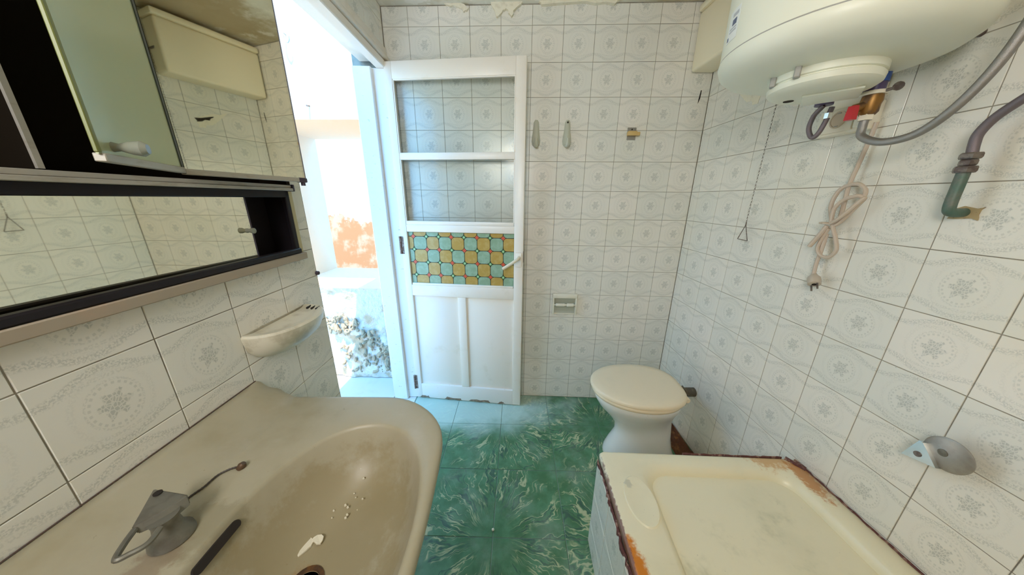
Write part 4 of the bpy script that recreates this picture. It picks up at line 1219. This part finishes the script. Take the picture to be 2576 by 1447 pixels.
# tiled side: backing and tiles
bm = B(); box(bm, ID, (0.266, 0.30), (-1.95, -0.872), (0.0, 0.405))
obj('side_backing', bm, M_GROUT, tub, smooth=False)
FT2 = frame((0.258, -0.868, 0), (0, -1, 0), (1, 0, 0))
mwi = MW[tub.name].inverted()
def tub_tiles():
    for i in range(7):
        for j in range(3):
            y0, y1 = -0.868 - i * T, -0.868 - (i + 1) * T
            z0, z1 = j * T - 0.045, (j + 1) * T - 0.045
            z0c, z1c = max(z0 + .001, 0.002), min(z1 - .001, 0.398 if i < 2 else 0.385)
            cz = (z0 + z1) / 2
            o = bpy.data.objects.new('tile', tile_mesh(-T / 2 + .0013, T / 2 - .0013, z0c - cz, z1c - cz))
            COL.objects.link(o)
            o.parent = tub
            # local x of the tile runs towards the viewer, its face looks to -x
            o.matrix_local = mwi @ frame((0.258, (y0 + y1) / 2, cz), (0, -1, 0), (1, 0, 0)) @ Matrix.Rotation(random.uniform(-.006, .006), 4, 'Z')
tub_tiles()
# broken mortar between tiles and rim, along the walls
def rough_strip(path, w, h, seed, jag=0.006):
    bm = B()
    r = random.Random(seed)
    loops = []
    pts = []
    for a, b in zip(path, path[1:]):
        a, b = V(a), V(b)
        n = max(2, int((b - a).length / 0.012))
        pts += [a.lerp(b, k / n) for k in range(n)]
    pts.append(V(path[-1]))
    for i, p in enumerate(pts):
        d = (pts[min(i + 1, len(pts) - 1)] - pts[max(i - 1, 0)]).normalized()
        s = V((-d.y, d.x, 0))
        ww, hh = w * r.uniform(0.35, 1.1), h * r.uniform(0.5, 1.1)
        j = s * r.uniform(-jag, jag) * .5
        loops.append([p + j + s * ww * .5 - V((0, 0, hh)), p + j + s * ww * .5, p + j + V((0, 0, hh * .25)), p + j - s * ww * .5, p + j - s * ww * .5 - V((0, 0, hh))])
    loft(bm, loops)
    return bm
obj('broken_mortar', rough_strip([(0.261, -0.868, 0.405), (0.261, -1.05, 0.404), (0.262, -1.95, 0.402)], 0.009, 0.013, 3), M_MORTAR, tub, smooth=False)
obj('wall_sealant', rough_strip([(0.936, -0.862, 0.438), (0.9475, -1.05, 0.438), (0.957, -1.19, 0.438), (0.975, -1.45, 0.438), (1.0, -1.93, 0.438)], 0.008, 0.008, 9, 0.004), M_MORTAR, tub, smooth=False)
bm = rough_strip([(0.56, -0.852, 0.434), (0.90, -0.852, 0.434)], 0.007, 0.012, 5, 0.003)
obj('end_mortar', bm, M_MORTAR, tub, smooth=False)
bm = rough_strip([(0.905, -0.858, 0.440), (0.938, -0.90, 0.440)], 0.020, 0.012, 6, 0.008)
obj('rust_crust', bm, M_MORTAR, tub, smooth=False)
bm = B(); box(bm, ID, (0.275, 0.934), (-0.870, -0.857), (0.0, 0.405))
obj('end_backing', bm, M_OUTW, tub, smooth=False)

# ------------------------------------------------------------------ toilet
TC = V((0.56, -0.435, 0))
toilet = thing('toilet', 'white ceramic toilet with closed cream lid between tub and back wall', 'toilet', TC)
def egg(cx_, z, fr, bk, w, e=2.0, n=40, tilt=0.0):
    """egg outline: front (towards -x) length fr, back length bk, half width w"""
    pts = []
    for k in range(n):
        q = 2 * PI * k / n
        c, s = math.cos(q), math.sin(q)
        lx = bk if c > 0 else fr
        ex = 2.0 / (e if c > 0 else 2.0)
        x = lx * (abs(c) ** ex) * (1 if c > 0 else -1)
        y = w * (abs(s) ** (ex if c > 0 else 1.0)) * (1 if s > 0 else -1)
        pts.append(V((TC.x + cx_ + x, TC.y + y, z + tilt * x)))
    return pts
bm = B()
loft(bm, [egg(0.055, 0.0, 0.185, 0.17, 0.128, 3), egg(0.055, 0.02, 0.183, 0.168, 0.126, 3), egg(0.05, 0.07, 0.160, 0.155, 0.108, 2.6), egg(0.045, 0.13, 0.128, 0.150, 0.090, 2.5), egg(0.035, 0.19, 0.120, 0.155, 0.086, 2.5), egg(0.015, 0.25, 0.140, 0.165, 0.104, 2.5),
          egg(0.0, 0.31, 0.180, 0.18, 0.138, 2.5), egg(0.0, 0.35, 0.204, 0.19, 0.158, 2.5), egg(0.0, 0.375, 0.212, 0.195, 0.165, 2.5), egg(0.0, 0.385, 0.210, 0.193, 0.163, 2.5)])
obj('bowl', bm, M_TOILET, toilet, ang=60)
bm = B()
loft(bm, [egg(0.0, 0.386, 0.215, 0.19, 0.168, 2.4), egg(0.0, 0.390, 0.222, 0.193, 0.174, 2.4), egg(0.0, 0.402, 0.224, 0.193, 0.175, 2.4), egg(0.0, 0.408, 0.219, 0.19, 0.170, 2.4)])
obj('seat', bm, M_SEAT, toilet, ang=60)
bm = B()
loft(bm, [egg(0.0, 0.4095, 0.222, 0.20, 0.170, 2.6), egg(0.0, 0.413, 0.231, 0.205, 0.177, 2.6), egg(0.0, 0.424, 0.231, 0.205, 0.177, 2.6), egg(0.0, 0.431, 0.222, 0.20, 0.168, 2.6), egg(0.0, 0.434, 0.19, 0.18, 0.14, 2.6), egg(0.0, 0.435, 0.10, 0.10, 0.07, 2.4)])
obj('lid', bm, M_SEAT, toilet, ang=60)
for sg in (-1, 1):
    bm = B(); lathe(bm, TC + V((0.192, sg * 0.085 - 0.014, 0.408)), (0, 1, 0), [(0.010, 0), (0.012, 0.003), (0.012, 0.026), (0.010, 0.029)], 14)
    obj('hinge', bm, M_SEAT, toilet)
# flush pipe stub in the wall and the rusty floor behind the toilet
fp = thing('flush_pipe_stub', 'short dark pipe stub sticking out of the wall behind the toilet', 'pipe', RW(0.335, 0, 0.29))
bm = B(); lathe(bm, RW(0.335, -0.001, 0.315), NR, [(0.024, 0), (0.024, 0.055), (0.020, 0.056), (0.019, 0.03)], 20)
obj('pipe', bm, mat('dark_pipe', (0.10, 0.085, 0.065), 0.6, 0.2, layers=[((0.25, 0.2, 0.12), 40, 0.5, 0.7, 0.7)]), fp)
bm = B(); box(bm, RW, (0.312, 0.362), (0.052, 0.060), (0.29, 0.342), 0.003)
obj('flange', bm, mat('rusty_flange', (0.14, 0.115, 0.08), 0.7, 0.2), fp)
bm = B()
rd = random.Random(8)
N1, N2 = 14, 20
g2 = []
for i in range(N2 + 1):
    y = -0.20 - 0.60 * i / N2
    xw = 0.8836 - 0.0656 * y - 0.004
    xa = 0.885 - 0.075 * min(1, i / 5)
    g2.append([bm.verts.new((xa + (xw - xa) * j / N1, y + rd.uniform(-.004, .004), (0.002 + 0.016 * rd.random()) if 0 < j < N1 and 0 < i < N2 else 0.001)) for j in range(N1 + 1)])
for i in range(N2):
    for j in range(N1): bm.faces.new((g2[i][j], g2[i][j + 1], g2[i + 1][j + 1], g2[i + 1][j]))
o = tag(obj('rusty_debris', bm, M_DIRT, ang=60), 'red brown dirt heaped on the floor behind the toilet', 'dirt')
o['kind'] = 'stuff'
# pebble of plaster on the floor
bm = B(); bmesh.ops.create_icosphere(bm, subdivisions=1, radius=0.006, matrix=Matrix.Translation((-0.122, -0.853, 0.005)))
tag(obj('plaster_crumb', bm, M_FLAKE, smooth=False), 'single white plaster crumb on the green floor at a joint crossing', 'crumb')
